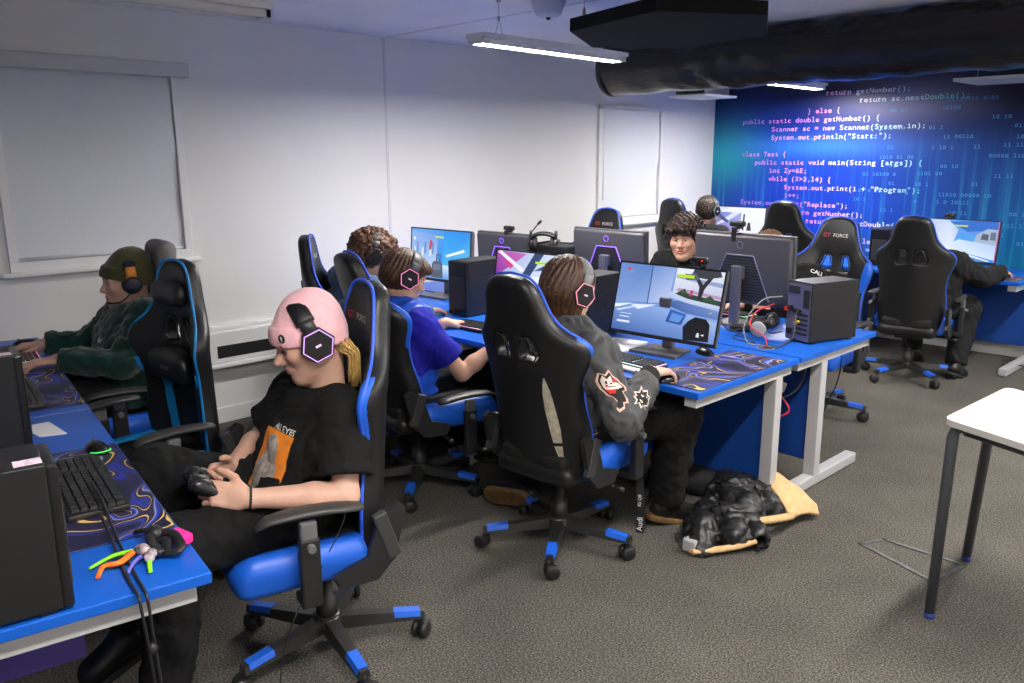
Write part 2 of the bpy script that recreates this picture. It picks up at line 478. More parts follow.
# ------------------------------------------------------------------ mural of program code
def mat_mural():
    k = NT('mural_print'); tc = k.add('ShaderNodeTexCoord'); sp = k.add('ShaderNodeSeparateXYZ'); k.link(tc.outputs['Object'], sp.inputs[0])
    X, Z = sp.outputs['X'], sp.outputs['Z']                # metres from the mural's lower left corner
    u = k.math('DIVIDE', X, 4.5); v = k.math('DIVIDE', Z, 2.4)
    nz = k.add('ShaderNodeTexNoise', i_Scale=.9, i_Detail=2.); k.link(tc.outputs['Object'], nz.inputs['Vector'])
    uu = k.math('ADD', u, k.math('MULTIPLY', k.math('SUBTRACT', nz.outputs['Fac'], .5), .25))
    base = k.ramp(uu, [(0., srgb(6, 66, 158)), (.12, srgb(8, 56, 186)), (.3, srgb(12, 64, 186)), (.5, srgb(8, 74, 166)), (.75, srgb(6, 50, 112)), (1., srgb(5, 44, 96))])
    # darker printed band at the top, growing to the right
    tb = k.math('ADD', v, k.math('MULTIPLY', u, .22))
    dk = k.ramp(tb, [(.74, (0, 0, 0, 1)), (.96, (1, 1, 1, 1))])
    base = k.mix(dk, base, srgb(6, 12, 40))
    def blob(cx, cz, sx, sz, col, a, bas):
        dx = k.math('DIVIDE', k.math('SUBTRACT', X, cx), sx); dz = k.math('DIVIDE', k.math('SUBTRACT', Z, cz), sz)
        e = k.math('EXPONENT', k.math('MULTIPLY', k.math('ADD', k.math('MULTIPLY', dx, dx), k.math('MULTIPLY', dz, dz)), -1.))
        return k.mix(k.math('MULTIPLY', e, a), bas, col)
    base = blob(.12, 1.55, .38, .28, srgb(40, 190, 200), .85, base)
    base = blob(1.1, 1.62, .9, .10, srgb(70, 150, 255), .55, base)
    base = blob(1.9, 2.0, .55, .16, srgb(190, 190, 235), .45, base)
    base = blob(3.3, .95, .5, .35, srgb(20, 130, 190), .6, base)
    base = blob(3.2, .25, 1.0, .45, srgb(20, 160, 175), .9, base)
    base = blob(1.3, .9, .8, .35, srgb(34, 60, 200), .4, base)
    # hanging light streaks
    mp = k.add('ShaderNodeMapping'); mp.inputs['Scale'].default_value = (22, 1, .55); k.link(tc.outputs['Object'], mp.inputs[0])
    st = k.add('ShaderNodeTexNoise', i_Scale=1., i_Detail=2.); k.link(mp.outputs[0], st.inputs['Vector'])
    sf = k.ramp(st.outputs['Fac'], [(.52, (0, 0, 0, 1)), (.74, (1, 1, 1, 1))])
    fade = k.ramp(v, [(.1, (.6, .6, .6, 1)), (.45, (.75, .75, .75, 1)), (.75, (0, 0, 0, 1))])
    g = k.math('MULTIPLY', sf, fade); g = k.math('MULTIPLY', g, .5)
    base = k.mix(g, base, srgb(60, 190, 240))
    for cx, w in ((3.0, .012), (3.9, .02)):
        dx = k.math('DIVIDE', k.math('SUBTRACT', X, cx), w); e = k.math('EXPONENT', k.math('MULTIPLY', k.math('MULTIPLY', dx, dx), -1.))
        f2 = k.ramp(v, [(.05, (.5, .5, .5, 1)), (.35, (.9, .9, .9, 1)), (.7, (0, 0, 0, 1))])
        base = k.mix(k.math('MULTIPLY', e, f2), base, srgb(110, 230, 245))
    base = k.mix(1., base, (.68, .68, .70, 1), 'MULTIPLY')
    k.link(base, k.bsdf.inputs['Base Color']); k.bsdf.inputs['Roughness'].default_value = .45
    k.bsdf.inputs['Specular IOR Level'].default_value = .3
    return k.m
mur = MB().span((0, -.004, 0), (XR-XW, 0, H-.1)).build('wall_mural', mat_mural()); mur.location = (XW+.002, YM-.001, .1)
tag(mur, 'blue wall mural printed with glowing lines of program code', 'mural')
def mat_code():
    k = NT('code_print'); tc = k.add('ShaderNodeTexCoord'); sp = k.add('ShaderNodeSeparateXYZ'); k.link(tc.outputs['Object'], sp.inputs[0])
    nz = k.add('ShaderNodeTexNoise', i_Scale=1.6); k.link(tc.outputs['Object'], nz.inputs['Vector'])
    f = k.math('ADD', k.math('DIVIDE', sp.outputs['X'], 3.0), k.math('MULTIPLY', k.math('SUBTRACT', nz.outputs['Fac'], .5), .5))
    k.link(k.ramp(f, [(.05, srgb(130, 130, 225)), (.25, srgb(215, 120, 210)), (.42, srgb(232, 180, 218)), (.55, srgb(215, 222, 228)), (.75, srgb(95, 200, 195)), (.95, srgb(50, 165, 165))]), k.bsdf.inputs['Base Color'])
    k.bsdf.inputs['Roughness'].default_value = .5
    return k.m
CELL = .0403; ROW = .0787
code = [(-3.73, 3, 'return getNumber();'), (-3.41, 2, 'return sc.nextDouble();'), (-3.90, 1, '} else {'), (-4.58, 0, 'public static double getNumber() {'),
        (-4.26, -1, 'Scanner sc = new Scanner(System.in);'), (-4.26, -2, 'System.out.println("Start:");'), (-4.57, -4, 'class Test {'),
        (-4.42, -5, 'public static void main(String [args]) {'), (-4.26, -6, 'int Zy=&E;'), (-4.26, -7, 'while (X>3,14) {'),
        (-4.09, -8, 'System.out.print(i + "Program");'), (-4.08, -9, 'i++;'), (-4.56, -10, 'System.out.print("Replace");'),
        (-4.05, -11, 'return getNumber();'), (-3.84, -12, 'return sc.nextDouble();'), (-4.16, -13, '} else {'),
        (-4.0, -14, 'public static double getNumber() {'), (-3.68, -15, 'Scanner sc = new Scanner(System.in);'), (-3.68, -16, 'System.out.println("Start:");')]
MX = Matrix(((1, 0, 0), (0, 0, -1), (0, 1, 0)))    # text plane xy -> world xz, facing -y
def mono(mb, x, z, s, cell, size, y, bold):
    for i, ch in enumerate(s):
        if ch == ' ': continue
        V, F = text_data(ch, 1., bold)
        x0 = min(v.x for v in V); x1 = max(v.x for v in V); w = (x1-x0)
        tw = cell*(.86 if ch.isalnum() or ch in '=+&>' else .5); sx = min(max(tw/(w*size), .55), 1.25)*size
        if ch in 'ilI1j': sx = size
        cx = x+i*cell+cell/2
        mb.raw([(cx+(v.x-(x0+x1)/2)*sx, y, z+v.y*size) for v in V], F)
        if ch in 'ilI1rjhnmkpqT':            # slab serifs of the printed typewriter face
            b = .075*size
            def bar(xa, xb, zz): mb.raw([(xa, y+.0003, z+zz), (xb, y+.0003, z+zz), (xb, y+.0003, z+zz+b), (xa, y+.0003, z+zz+b)], [[0, 1, 2, 3]])
            if ch in 'ilI1': bar(cx-cell*.36, cx+cell*.36, 0)
            if ch in 'ijr': bar(cx-cell*.36, cx+.02*cell, .47*size)
            if ch in 'l1': bar(cx-cell*.36, cx, .66*size)
            if ch == 'I': bar(cx-cell*.36, cx+cell*.36, .655*size)
            if ch == 'r': bar(cx-cell*.4, cx+cell*.15, 0)
            if ch == 'T': bar(cx-cell*.2, cx+cell*.2, 0)
mb = MB()
CODEM = mat_code()
for x, r, s in code:
    mb = MB(); mono(mb, x-XW-.002, 1.967+r*ROW-.1-.021, s, CELL, .062, -.0052, .012); mb.build('code_line', CODEM, mur)
mb = MB(); g = random.Random(3)
for r in range(-18, 3):
    x = 1.5+g.uniform(0, .5)
    if r in (0,): x = 2.6
    while x < 5.6:
        s = ' '.join(''.join(g.choice('01') for _ in range(g.choice((1, 2, 2, 4, 5)))) for _ in range(g.choice((1, 2, 3))))
        mono(mb, x, 1.967+r*ROW-.1-.035+g.uniform(-.01, .01), s, .03, .040, -.0048, .004); x += .03*len(s)+g.uniform(.15, .6)
mb.build('binary_lettering', mat('binary_print', srgb(66, 140, 200), .5), mur)

# ------------------------------------------------------------------ ceiling fittings
LAMPW = mat('lamp_housing_white', (.72, .72, .73, 1), .35)
WIRE = mat('steel_wire', (.35, .35, .36, 1), .35, .8)
LIT = mat("lit_diffuser", (.9, .9, .9, 1), .4, emit=(1., .955, .905, 1), es=190.)
OFF = mat('unlit_diffuser', (.62, .62, .63, 1), .4)
ZL = 2.205
def pendant(x, y0, y1, lit, label, slant=0.):
    L = y1-y0; t = thing('pendant_light', label, 'ceiling light', (x, (y0+y1)/2, ZL), R(slant), 'linear pendant lights')
    w = .052
    m = MB(); m.span((-w-.02, -L/2, .028), (w+.02, L/2, .052), .004); m.span((-w, -L/2, 0), (-w+.016, L/2, .03)); m.span((w-.016, -L/2, 0), (w, L/2, .03)); m.span((-w, -L/2, -.0), (w, -L/2+.02, .03)); m.span((-w, L/2-.02, 0), (w, L/2, .03))
    m.build('housing', LAMPW, t)
    MB().span((-w+.017, -L/2+.021, .006), (w-.017, L/2-.021, .02)).build('diffuser', LIT if lit else OFF, t)
    for yy in (-L*.36, L*.36):
        m = MB(); m.tube([(-.03, yy, .05), (0, yy, .14), (0, yy, H-ZL)], .0016, 5); m.tube([(.03, yy, .05), (0, yy, .14)], .0016, 5); m.lathe([(.012, H-ZL-.02), (.012, H-ZL)], (0, yy, 0), n=10); m.box((0, yy, .14), (.01, .01, .02))
        m.build('hanger', WIRE, t)
    return t
pendant(-3.33, .55, 1.80, False, 'unlit white pendant light above the grey roller blind')
pendant(-3.36, 2.96, 4.20, True, 'lit white pendant light hanging beside the black hexagon panel', 3)
pendant(-3.60, 6.0, 7.27, True, 'lit pendant light seen under the duct at the mural')
for (x, y0) in ((-.75, .2), (-.75, 2.9), (-.75, 5.6), (1.7, .2), (1.7, 2.9), (1.7, 5.6)):
    pendant(x, y0, y0+1.25, True, 'lit white pendant light in the rows outside the picture')

# hexagonal baffle
hexp = [(-2.69, 2.97), (-2.09, 2.81), (-1.84, 3.22), (-2.14, 3.75), (-2.75, 3.86), (-3.0, 3.49)]
t = thing('acoustic_baffle', 'black hexagonal acoustic panel hung under the ceiling', 'ceiling panel', (-2.42, 3.35, 2.2))
m = MB(); m.prism([(x+2.42, y-3.35) for x, y in hexp], 0, .055); m.build('panel', mat('black_felt', (.012, .012, .013, 1), .9, spec=.15, var=.2, vscale=300), t)
for x, y in ((-2.63, 3.0), (-2.1, 2.9), (-1.95, 3.25), (-2.8, 3.45)):
    m = MB(); m.tube([(x+2.42, y-3.35, .05), (x+2.42, y-3.35, H-2.2)], .0015, 5); m.lathe([(.008, .055), (.008, .085), (.003, .1)], (x+2.42, y-3.35, 0), n=8); m.build('hanging_wire', WIRE, t)
# ceiling sensor
t = thing('smoke_detector', 'round white detector on the ceiling beside the lit pendant', 'detector', (-3.12, 3.28, H))
m = MB(); m.lathe([(.02, -.105), (.055, -.1), (.07, -.085), (.082, -.05), (.088, -.045), (.09, -.01), (.085, 0)], n=28); m.build('housing', LAMPW, t)
m = MB(); m.lathe([(.004, -.118), (.012, -.112), (.012, -.1)], n=12); m.build('sensor_tip', mat('dark_sensor', (.03, .03, .03, 1), .3), t)
# duct
def mat_foil():
    k = NT('black_foil_duct'); b = k.bsdf; tc = k.add('ShaderNodeTexCoord'); mp = k.add('ShaderNodeMapping'); mp.inputs['Scale'].default_value = (3, 9, 9)
    k.link(tc.outputs['Object'], mp.inputs[0]); n = k.add('ShaderNodeTexNoise', i_Scale=1.5, i_Detail=6., i_Roughness=.6); k.link(mp.outputs[0], n.inputs['Vector'])
    b.inputs['Base Color'].default_value = (.028, .026, .026, 1); b.inputs['Roughness'].default_value = .2; b.inputs['Metallic'].default_value = .35
    bp = k.add('ShaderNodeBump', i_Strength=.5, i_Distance=.03); k.link(n.outputs['Fac'], bp.inputs['Height']); k.link(bp.outputs[0], b.inputs['Normal'])
    return k.m
FOIL = mat_foil(); t = thing('air_duct', 'fat black foil air duct running along under the ceiling', 'duct', (-4.12, 5.01, 2.257))
L = XR+4.12; rad = .178; N = 160; V = []; F = []; S = 36; g = np.random.default_rng(5)
ph = g.uniform(0, 6.28, 10)
for i in range(N+1):
    x = L*i/N
    for kx in range(S):
        a = 2*PI*kx/S
        e = .0045*math.sin(7*x+3*a+ph[0])+.004*math.sin(17*x-2*a+ph[1])+.003*math.sin(41*x+5*a+ph[2])*(1 if x > .8 else .2)+.003*math.sin(29*x-4*a+ph[3])*(1 if x > .6 else .2)
        r_ = rad+e-(.004 if i == 0 else 0); V.append((x, r_*math.cos(a), r_*math.sin(a)))
for i in range(N):
    for kx in range(S): F.append([i*S+kx, (i+1)*S+kx, (i+1)*S+(kx+1) % S, i*S+(kx+1) % S])
m = MB(); m.raw(V, F, True); m.build('duct_skin', FOIL, t)
m = MB(); m.lathe([(.1, .012), (rad+.004, .0), (rad+.006, .03), (rad+.002, .035)], axis='x', n=40); m.build('end_collar', mat('duct_collar', (.03, .03, .031, 1), .45, .3), t)
for x in (4.2, 6.0):
    m = MB(); m.tube([(x, (rad+.006)*math.cos(a), (rad+.006)*math.sin(a)) for a in [2*PI*i/40 for i in range(40)]], .006, 6, closed=True, flat=2.); m.build('strap', mat('duct_strap', (.02, .02, .02, 1), .5), t)
# small ceiling unit near the far corner
t = thing('air_vent', 'small boxy vent with white plate below the duct end', 'vent', (-4.33, 6.55, 2.14))
m = MB(); m.span((-.14, -.2, .03), (.14, .2, H-2.14), .004); m.build('duct_box', mat('galvanised', (.45, .46, .46, 1), .4, .6, var=.3, vscale=20), t)
m = MB(); m.span((-.144, -.21, .028), (.144, -.199, .085)); m.build('dark_front', mat('vent_black', (.012, .012, .012, 1), .6), t)
m = MB(); m.span((-.19, -.25, -.0), (.19, .25, .02), .004); m.build('white_plate', LAMPW, t)
# pale panel on the right
t = thing('ceiling_raft', 'pale flat panel hung below the duct before the mural', 'ceiling panel', (-2.36, 6.86, 2.175))
m = MB(); m.prism([(0, 0), (1.2, 0), (1.2, .55), (0, .55)], 0, .022); m.build('panel', mat('pale_panel', (.55, .55, .53, 1), .6), t)
for x, y in ((.08, .27), (1.1, .27)):
    m = MB(); m.tube([(x, y, .02), (x, y, H-2.175)], .002, 5); m.build('hanging_wire', WIRE, t)
# ------------------------------------------------------------------ desks
def mat_desk():
    k = NT('blue_laminate'); tc = k.add('ShaderNodeTexCoord'); n = k.add('ShaderNodeTexNoise', i_Scale=6., i_Detail=3.); k.link(tc.outputs['Object'], n.inputs['Vector'])
    k.link(k.ramp(n.outputs['Fac'], [(.3, (.0035, .088, .47, 1)), (.7, (.004, .098, .52, 1))]), k.bsdf.inputs['Base Color'])
    k.bsdf.inputs['Roughness'].default_value = .38; k.bsdf.inputs['Specular IOR Level'].default_value = .45
    return k.m
BLUE = mat_desk()
BLUEP = mat('blue_panel', (.003, .045, .25, 1), .5)
STEEL = mat('light_grey_steel', (.46, .46, .47, 1), .4, .1)
DKSTEEL = mat('dark_steel', (.05, .05, .055, 1), .45, .3)
BLK = mat('black_plastic', (.012, .012, .013, 1), .45)
BLKG = mat('black_gloss_plastic', (.010, .010, .011, 1), .25)
GREYP = mat('grey_plastic', (.12, .12, .125, 1), .45)
CABLE = mat('black_cable', (.01, .01, .011, 1), .5)
ZT = .73
def desk(x, y, L, rz, label, side, dep=.825):
    """origin: floor below the right end of the edge where people sit; the top runs to -x; side=+1 body behind towards +y"""
    t = thing('desk', label, 'desk', (x, y, 0), rz, 'blue computer desks'); s = side
    MB().span((-L, 0, ZT-.027), (0, s*dep, ZT), .003).build('desk_top', BLUE, t)
    for e in (-.055, -L+.055):
        m = MB(); m.span((e-.03, s*.03, ZT-.075), (e+.03, s*(dep-.02), ZT-.028), .003)
        yl = .70 if s > 0 else dep-.30
        m.span((e-.03, s*(yl-.03), .05), (e+.03, s*(yl+.03), ZT-.07), .004)
        m.span((e-.03, s*.06, .008), (e+.03, s*(dep-.05), .062), .006)
        for yy in (.1, dep-.1): m.lathe([(.018, 0), (.018, .012)], (e, s*yy, 0), n=12)
        m.build('leg_frame', STEEL, t)
    m = MB(); yl = .70 if s > 0 else dep-.30
    m.span((-L+.085, s*(yl-.01), .13), (-.085, s*(yl+.01), ZT-.03)); m.build('modesty_panel', BLUEP, t)
    m = MB(); m.span((-L+.08, s*(dep-.12), ZT-.06), (-.08, s*(dep-.08), ZT-.028)); m.build('cross_rail', DKSTEEL, t)
    return t
desk(-1.755, 2.715, 1.55, 0, 'blue desk where the person in the grey jacket sits', 1)
desk(-3.31, 2.715, 1.55, 0, 'blue desk in front of the blue padded gilet, near the wall', 1)
desk(-1.755, 4.385, 1.55, 0, 'blue desk under the computer tower turned with its sockets outward', -1)
desk(-3.31, 4.385, 1.55, 0, 'blue desk under the purple lit monitor back', -1)
desk(-1.735, 6.815, 1.55, 0, 'blue desk at the mural where the black hooded person sits', 1)
desk(-3.29, 6.815, 1.55, 0, 'blue desk at the mural by the corner window', 1)
LR = R(-8.5)
desk(-1.715, .705, 1.55, LR, 'blue desk end with neon lanyard and black tower', -1)
cl, sl_ = math.cos(LR), math.sin(LR)
def ldesk(lx, ly): return (-1.715+cl*lx-sl_*ly, .705+sl_*lx+cl*ly)
MB().span((-1.40, -.80, .575), (-.075, -.26, .655), .004).build('under_shelf', mat('indigo_panel', (.035, .02, .16, 1), .5), [o for o in COL.objects if o.get('label', '').startswith('blue desk end')][0])
a_ = ldesk(-1.555, 0); desk(a_[0], a_[1], 1.55, LR, 'blue desk in front of the green hoodie by the wall', -1)

# ------------------------------------------------------------------ screens
def mat_screen():
    k = NT('lit_screen'); a = k.add('ShaderNodeAttribute', attribute_name='tint')
    k.link(a.outputs['Color'], k.bsdf.inputs['Emission Color']); k.bsdf.inputs['Emission Strength'].default_value = .78
    k.bsdf.inputs['Base Color'].default_value = (.01, .01, .01, 1); k.bsdf.inputs['Roughness'].default_value = .3
    return k.m
SCREEN = mat_screen()
def screen(w, h, shapes, parent, z):
    """flat picture of a lit screen: polygons in 0-1 units, each with one or per-corner colours, later ones on top; faces -y"""
    V = []; F = []; C = []
    for i, (poly, cols) in enumerate(shapes):
        if isinstance(cols, str): cols = [cols]*len(poly)
        o = len(V)
        for (u, v), c in zip(poly, cols):
            V.append(((u-.5)*w, -.00012*i, z+v*h)); C.append(srgb(c))
        F.append(list(range(o, o+len(poly))))
    me = mesh_np('screen', V, F, False, np.array(C))
    return link_mesh('screen', me, SCREEN, parent)
def rect(u0, v0, u1, v1): return [(u0, v0), (u1, v0), (u1, v1), (u0, v1)]
def disc(u, v, r, n=10, ax=1.7): return [(u+r*math.cos(2*PI*i/n), v+r*ax*math.sin(2*PI*i/n)) for i in range(n)]
def pic_room():
    S = [(rect(0, 0, 1, 1), ['#5f86c8', '#7c9fd8', '#86a4dc', '#4f74b8'])]
    S += [([(0, .42), (.32, .46), (.32, 1), (0, 1)], ['#7f9bd2', '#8aa6da', '#5d82c4', '#6a8bca']), (rect(.318, .44, .326, 1), '#2b4272')]
    S += [([(.33, .45), (.52, .5), (.55, 1), (.33, 1)], ['#a4b6e2', '#b8c6ea', '#8ba5da', '#6d90cc'])]
    S += [([(0, 0), (1, 0), (1, .3), (.55, .40), (0, .44)], ['#3c62a6', '#6c8ccc', '#9fb6e4', '#8eabe0', '#7c9cd6'])]
    S += [([(0, .38), (.18, .42), (.04, .34), (0, .33)], '#e4ecfa'), ([(.16, .40), (.42, .44), (.24, .34)], '#dfe8f8'), ([(.02, .30), (.2, .38), (.22, .37), (.04, .28)], '#cfdcf4')]
    S += [([(.55, .62), (1, .58), (1, 1), (.56, 1)], ['#c4cbe2', '#b3bcd8', '#dfe2f0', '#e6e8f4'])]
    S += [([(.56, .9), (1, .84), (1, .78), (.57, .86)], '#8d9cc6'), ([(.6, .72), (1, .66), (1, .62), (.58, .68)], '#b38fb4')]
    S += [([(.50, .56), (.56, .52), (.68, .56), (1, .5), (1, .34), (.7, .38), (.52, .46)], ['#3e5a98', '#4a6aa8', '#5f7fc0', '#7691cc', '#5878b8', '#4a68ac', '#37548e'])]
    S += [([(.50, .58), (.70, .52), (1, .46), (1, .56), (.72, .62), (.54, .66)], ['#aebde0', '#b9c6e6', '#a4b4dc', '#cfd8ee', '#c6d0ea', '#bcc8e6'])]
    S += [([(.58, .63), (.70, .58), (1, .53), (1, .6), (.76, .64), (.62, .68)], '#2e4038'), ([(.6, .66), (.66, .72), (.7, .64)], '#3d5a36'), ([(.82, .58), (.9, .66), (.98, .57)], '#33503a')]
    S += [([(.79, .58), (.82, .58), (.84, .74), (.92, .95), (.89, .97), (.82, .8), (.74, .96), (.72, .94), (.79, .76)], '#2c2a30'), ([(.70, .9), (.84, .88), (.98, .93), (.96, 1), (.72, 1)], '#3a3c44'), ([(.66, .84), (.78, .86), (.74, .95), (.64, .93)], '#59606c')]
    S += [([(.71, .62), (.73, .62), (.745, .70), (.72, .71)], '#c43a6a'), (rect(.58, .87, .73, .915), '#b9e21c'), (rect(.60, .93, .70, .94), '#e9eefb')]
    S += [([(.53, .22), (.68, .20), (.72, .36), (.56, .40)], ['#1c3f8c', '#23499a', '#3566ba', '#2b5ab0']), ([(.56, .24), (.66, .23), (.69, .33), (.58, .36)], '#5d8fd6')]
    S += [([(.72, .0), (.95, .02), (.94, .26), (.90, .33), (.80, .34), (.74, .27), (.70, .18)], '#12131c'), ([(.83, .07), (.86, .06), (.86, .12), (.84, .13)], '#cfd6e6'), ([(.87, .1), (.9, .09), (.9, .12)], '#e4e8f2')]
    S += [(rect(.08, .90, .115, .94), '#e04a3a'), (rect(.1, .86, .14, .885), '#7a8cf0'), (rect(.07, .2, .17, .214), '#dfe6f6'), (rect(.07, .25, .19, .262), '#c6d2ee'), (rect(.05, .12, .18, .15), '#dfe4f2'), (disc(.93, .42, .008), '#d6c624'), (disc(.94, .3, .008), '#d6c624')]
    return S
def pic_arena():
    S = [(rect(0, 0, 1, 1), ['#bcc8e8', '#cdb8dc', '#dfe6f6', '#8fa8dc'])]
    S += [([(0, .55), (.2, .75), (.4, .98), (.0, 1)], ['#7a2f9a', '#a03a98', '#c86cb8', '#b04aa8']), ([(0, .98), (.34, .66), (.4, .7), (.05, 1)], '#e6e9f6'), ([(.35, .6), (.5, 1), (.62, 1), (.44, .55)], '#33466e'), ([(.5, .7), (.8, .95), (1, .96), (1, .88), (.7, .75)], '#3c5484'), ([(.6, .3), (.95, .6), (1, .5), (.7, .2)], '#7d9cd8'), ([(.0, .1), (.4, .3), (.5, .0), (0, 0)], '#6f8fd0')]
    S += [([(.42, .58), (.6, .62), (.8, .5), (.5, .4)], '#eef2fb'), (rect(.52, .83, .74, .87), '#b9e21c'), ([(.1, .8), (.2, .7), (.24, .76), (.14, .85)], '#d23a8c')]
    return S
def pic_snow():
    S = [(rect(0, 0, 1, 1), ['#3f8fe0', '#4aa6ec', '#2c86e0', '#62a8ec'])]
    S += [([(0, .2), (.45, .3), (.45, .9), (0, .95)], ['#a4bde6', '#b6cdee', '#6f9ade', '#89aee4']), ([(.55, .25), (1, .4), (1, 1), (.55, 1)], ['#3fb2ee', '#58c0f2', '#1f86e2', '#2492ea']), ([(0, 0), (1, 0), (1, .25), (.5, .3), (0, .2)], ['#6da2e6', '#3c86de', '#a7cdf4', '#d9e8fa', '#c0d6f4'])]
    for i in range(9): S.append((rect(.05+i*.045, .45+.05*(i % 3), .075+i*.045, .62+.06*((i*2) % 3)), ['#e3ebf8', '#5b7fc0', '#8fb2e6'][i % 3]))
    S += [([(.31, .62), (.35, .6), (.37, .75), (.33, .8)], '#c23a4a'), (rect(.32, .58, .34, .62), '#232c48'), ([(.6, .5), (.9, .65), (.92, .6), (.62, .46)], '#e9f2fd'), ([(.7, .3), (1, .5), (1, .45), (.74, .26)], '#cfe4fa')]
    S += [([(.36, .02), (.56, .02), (.55, .3), (.52, .36), (.40, .36), (.37, .3)], '#4e5668'), (rect(.44, .36, .455, .5), '#3a4254'), (rect(.50, .36, .515, .5), '#3a4254'), (rect(.44, .49, .515, .505), '#3a4254'), ([(.40, .18), (.52, .18), (.52, .3), (.40, .3)], '#6b7488'), (rect(.42, .84, .56, .875), '#c9e21c'), (disc(.06, .8, .02), '#e8eef8')]
    return S
def pic_track():
    S = [(rect(0, 0, 1, 1), ['#7db8f0', '#3c86da', '#2a78d8', '#6ab2f2'])]
    S += [([(0, .1), (.4, .2), (.48, .75), (.35, .98), (0, 1)], ['#c9d6ee', '#dfe6f4', '#b6c6e6', '#c8d4ec', '#aebfe2']), ([(.35, .95), (.7, 1), (1, 1), (1, .8), (.6, .72)], '#1f66c8'), ([(.3, .3), (1, .05), (1, .42), (.5, .52)], ['#dbe7f8', '#cfe0f6', '#a8c8f0', '#c8dcf6']), ([(.45, .55), (.7, .5), (.72, .64), (.5, .7)], '#4b9be8'), ([(.7, .48), (1, .42), (1, .8), (.86, .82), (.72, .66)], '#9fb0ca'), ([(.78, .55), (.88, .53), (.88, .68), (.8, .7)], '#4a566c'), ([(.9, .55), (.97, .54), (.97, .74), (.9, .74)], '#5d6a80'), (rect(.42, .84, .6, .88), '#c9d23a'), ([(.3, .26), (.9, .02), (.94, .03), (.34, .3)], '#f2f6fd'), (rect(.985, .0, 1, 1), '#c06ab0')]
    return S
def pic_page():
    S = [(rect(0, 0, 1, 1), ['#dfe4f4', '#e8ecf8', '#eef1fa', '#dfe6f6']), (rect(.04, .2, .56, .84), ['#8f7ad0', '#b08ad8', '#8ca6e0', '#5c6cb8']), ([(.05, .4), (.3, .55), (.55, .84), (.4, .84)], '#d7dcf0'), ([(.1, .7), (.3, .5), (.34, .56), (.14, .8)], '#3c4478'), (rect(.04, .2, .56, .26), '#d24ab4'), (disc(.46, .36, .04), '#1e2030'), ([(.4, .2), (.54, .2), (.5, .36), (.43, .36)], '#20222e'), (rect(.60, .3, .63, .8), '#23283c'), (disc(.72, .5, .03), '#3a2a34'), ([(.68, .3), (.77, .3), (.75, .46), (.69, .46)], '#2c2230'), (rect(.0, .92, .3, 1), '#c8d6f2')]
    return S
SHELL = mat('monitor_shell_grey', (.075, .073, .085, 1), .42, .2)
VENT = mat('monitor_vent_dark', (.010, .010, .014, 1), .5)
GLOW = mat('purple_glow', (.1, .05, .3, 1), .4, emit='#8a5cff', es=1.6)
DIMG = mat('dim_light_strip', (.20, .20, .30, 1), .4)
def monitor(name_label, x, y, rz, w, h, z0, pic=None, tilt=8, glow=False, group='desk monitors', dz=.0):
    """stands on a desk top; screen looks to local -y; z0 = height of the lower edge above the desk"""
    t = thing('monitor', name_label, 'monitor', (x, y, ZT), rz, group)
    # tilting head, already turned into the thing's frame
    M = Matrix.Translation((0, -.05, z0)) @ Matrix.Rotation(R(-tilt), 4, 'X')
    def bake(o):
        o.data.transform(M); return o
    b = .008
    m = MB(); m.span((-w/2, 0, 0), (w/2, .022, h), .005); m.box((0, .028, h*.5), (w*.97, .034, h*.95), None, .016, 4)
    shell = bake(m.build('housing', SHELL, t))
    m = MB(); m.span((-w/2, -.006, 0), (-w/2+b, .002, h)); m.span((w/2-b, -.006, 0), (w/2, .002, h)); m.span((-w/2, -.006, h-b), (w/2, .002, h)); m.span((-w/2, -.006, 0), (w/2, .002, b*2.2))
    m.span((-w/2+b, -.0015, b*2.2), (w/2-b, .001, h-b))
    bake(m.build('bezel', BLK, t))
    if pic: bake(screen(w-2*b, h-3.2*b, pic, t, b*2.2)).data.transform(Matrix.Translation((0, -.0024, 0)))
    # back: dark vent wedge framed by a light strip
    za, zb = .03, h*.70; xa, xb = w*.30, w*.135; yb = .0465
    m = MB(); n = 15
    for i in range(n):
        f0 = i/n; z = za+(zb-za)*f0; xx = xa+(xb-xa)*f0
        m.span((-xx, yb-.004, z), (xx, yb-.002, z+(zb-za)/n)); m.span((-xx+.004, yb-.002, z+.004), (xx-.004, yb+.003, z+(zb-za)/n*.55))
    bake(m.build('vent_panel', VENT, t))
    m = MB(); s = .0035
    m.tube([(-xa, yb, za), (-xb, yb, zb), (xb, yb, zb), (xa, yb, za)], s, 6); bake(m.build('light_strip', GLOW if glow else DIMG, t))
    m = MB(); m.tube([(.018*math.cos(2*PI*i/16), yb+.001, h*.84+.018*math.sin(2*PI*i/16)) for i in range(16)], .0016, 5, closed=True); bake(m.build('round_badge', GLOW if glow else DIMG, t))
    m = MB(); m.span((-.028, .015, .012), (.028, .045, z0+h*.55), .006); m.box((0, .01, z0+h*.45), (.07, .05, .07), None, .008)
    m.build('stand_column', mat('stand_grey', (.14, .135, .17, 1), .35, .4), t)
    m = MB(); m.prism([(-.13, -.12), (.13, -.12), (.10, .07), (-.10, .07)], 0, .012); m.build('stand_foot', mat('stand_foot_grey', (.11, .11, .115, 1), .4, .3), t)
    return t
monitor('monitor showing a blue room scene before the grey jacket person', -2.28, 3.22, R(3), .585, .355, .065, pic_room(), 14)
monitor('monitor with pink and white scene behind the dark haired head', -3.15, 3.22, R(2), .58, .345, .065, pic_arena(), 8)
monitor('monitor showing a snowy blue city beside the wall', -4.27, 3.50, R(4), .575, .345, .105, pic_snow(), 4)
monitor('grey back of the slim monitor beside the wall', -4.23, 4.0, R(183), .52, .32, .075, None, 4, True)
monitor('back of monitor with bright purple light strip', -3.28, 3.98, R(180), .57, .345, .13, None, 2, True)
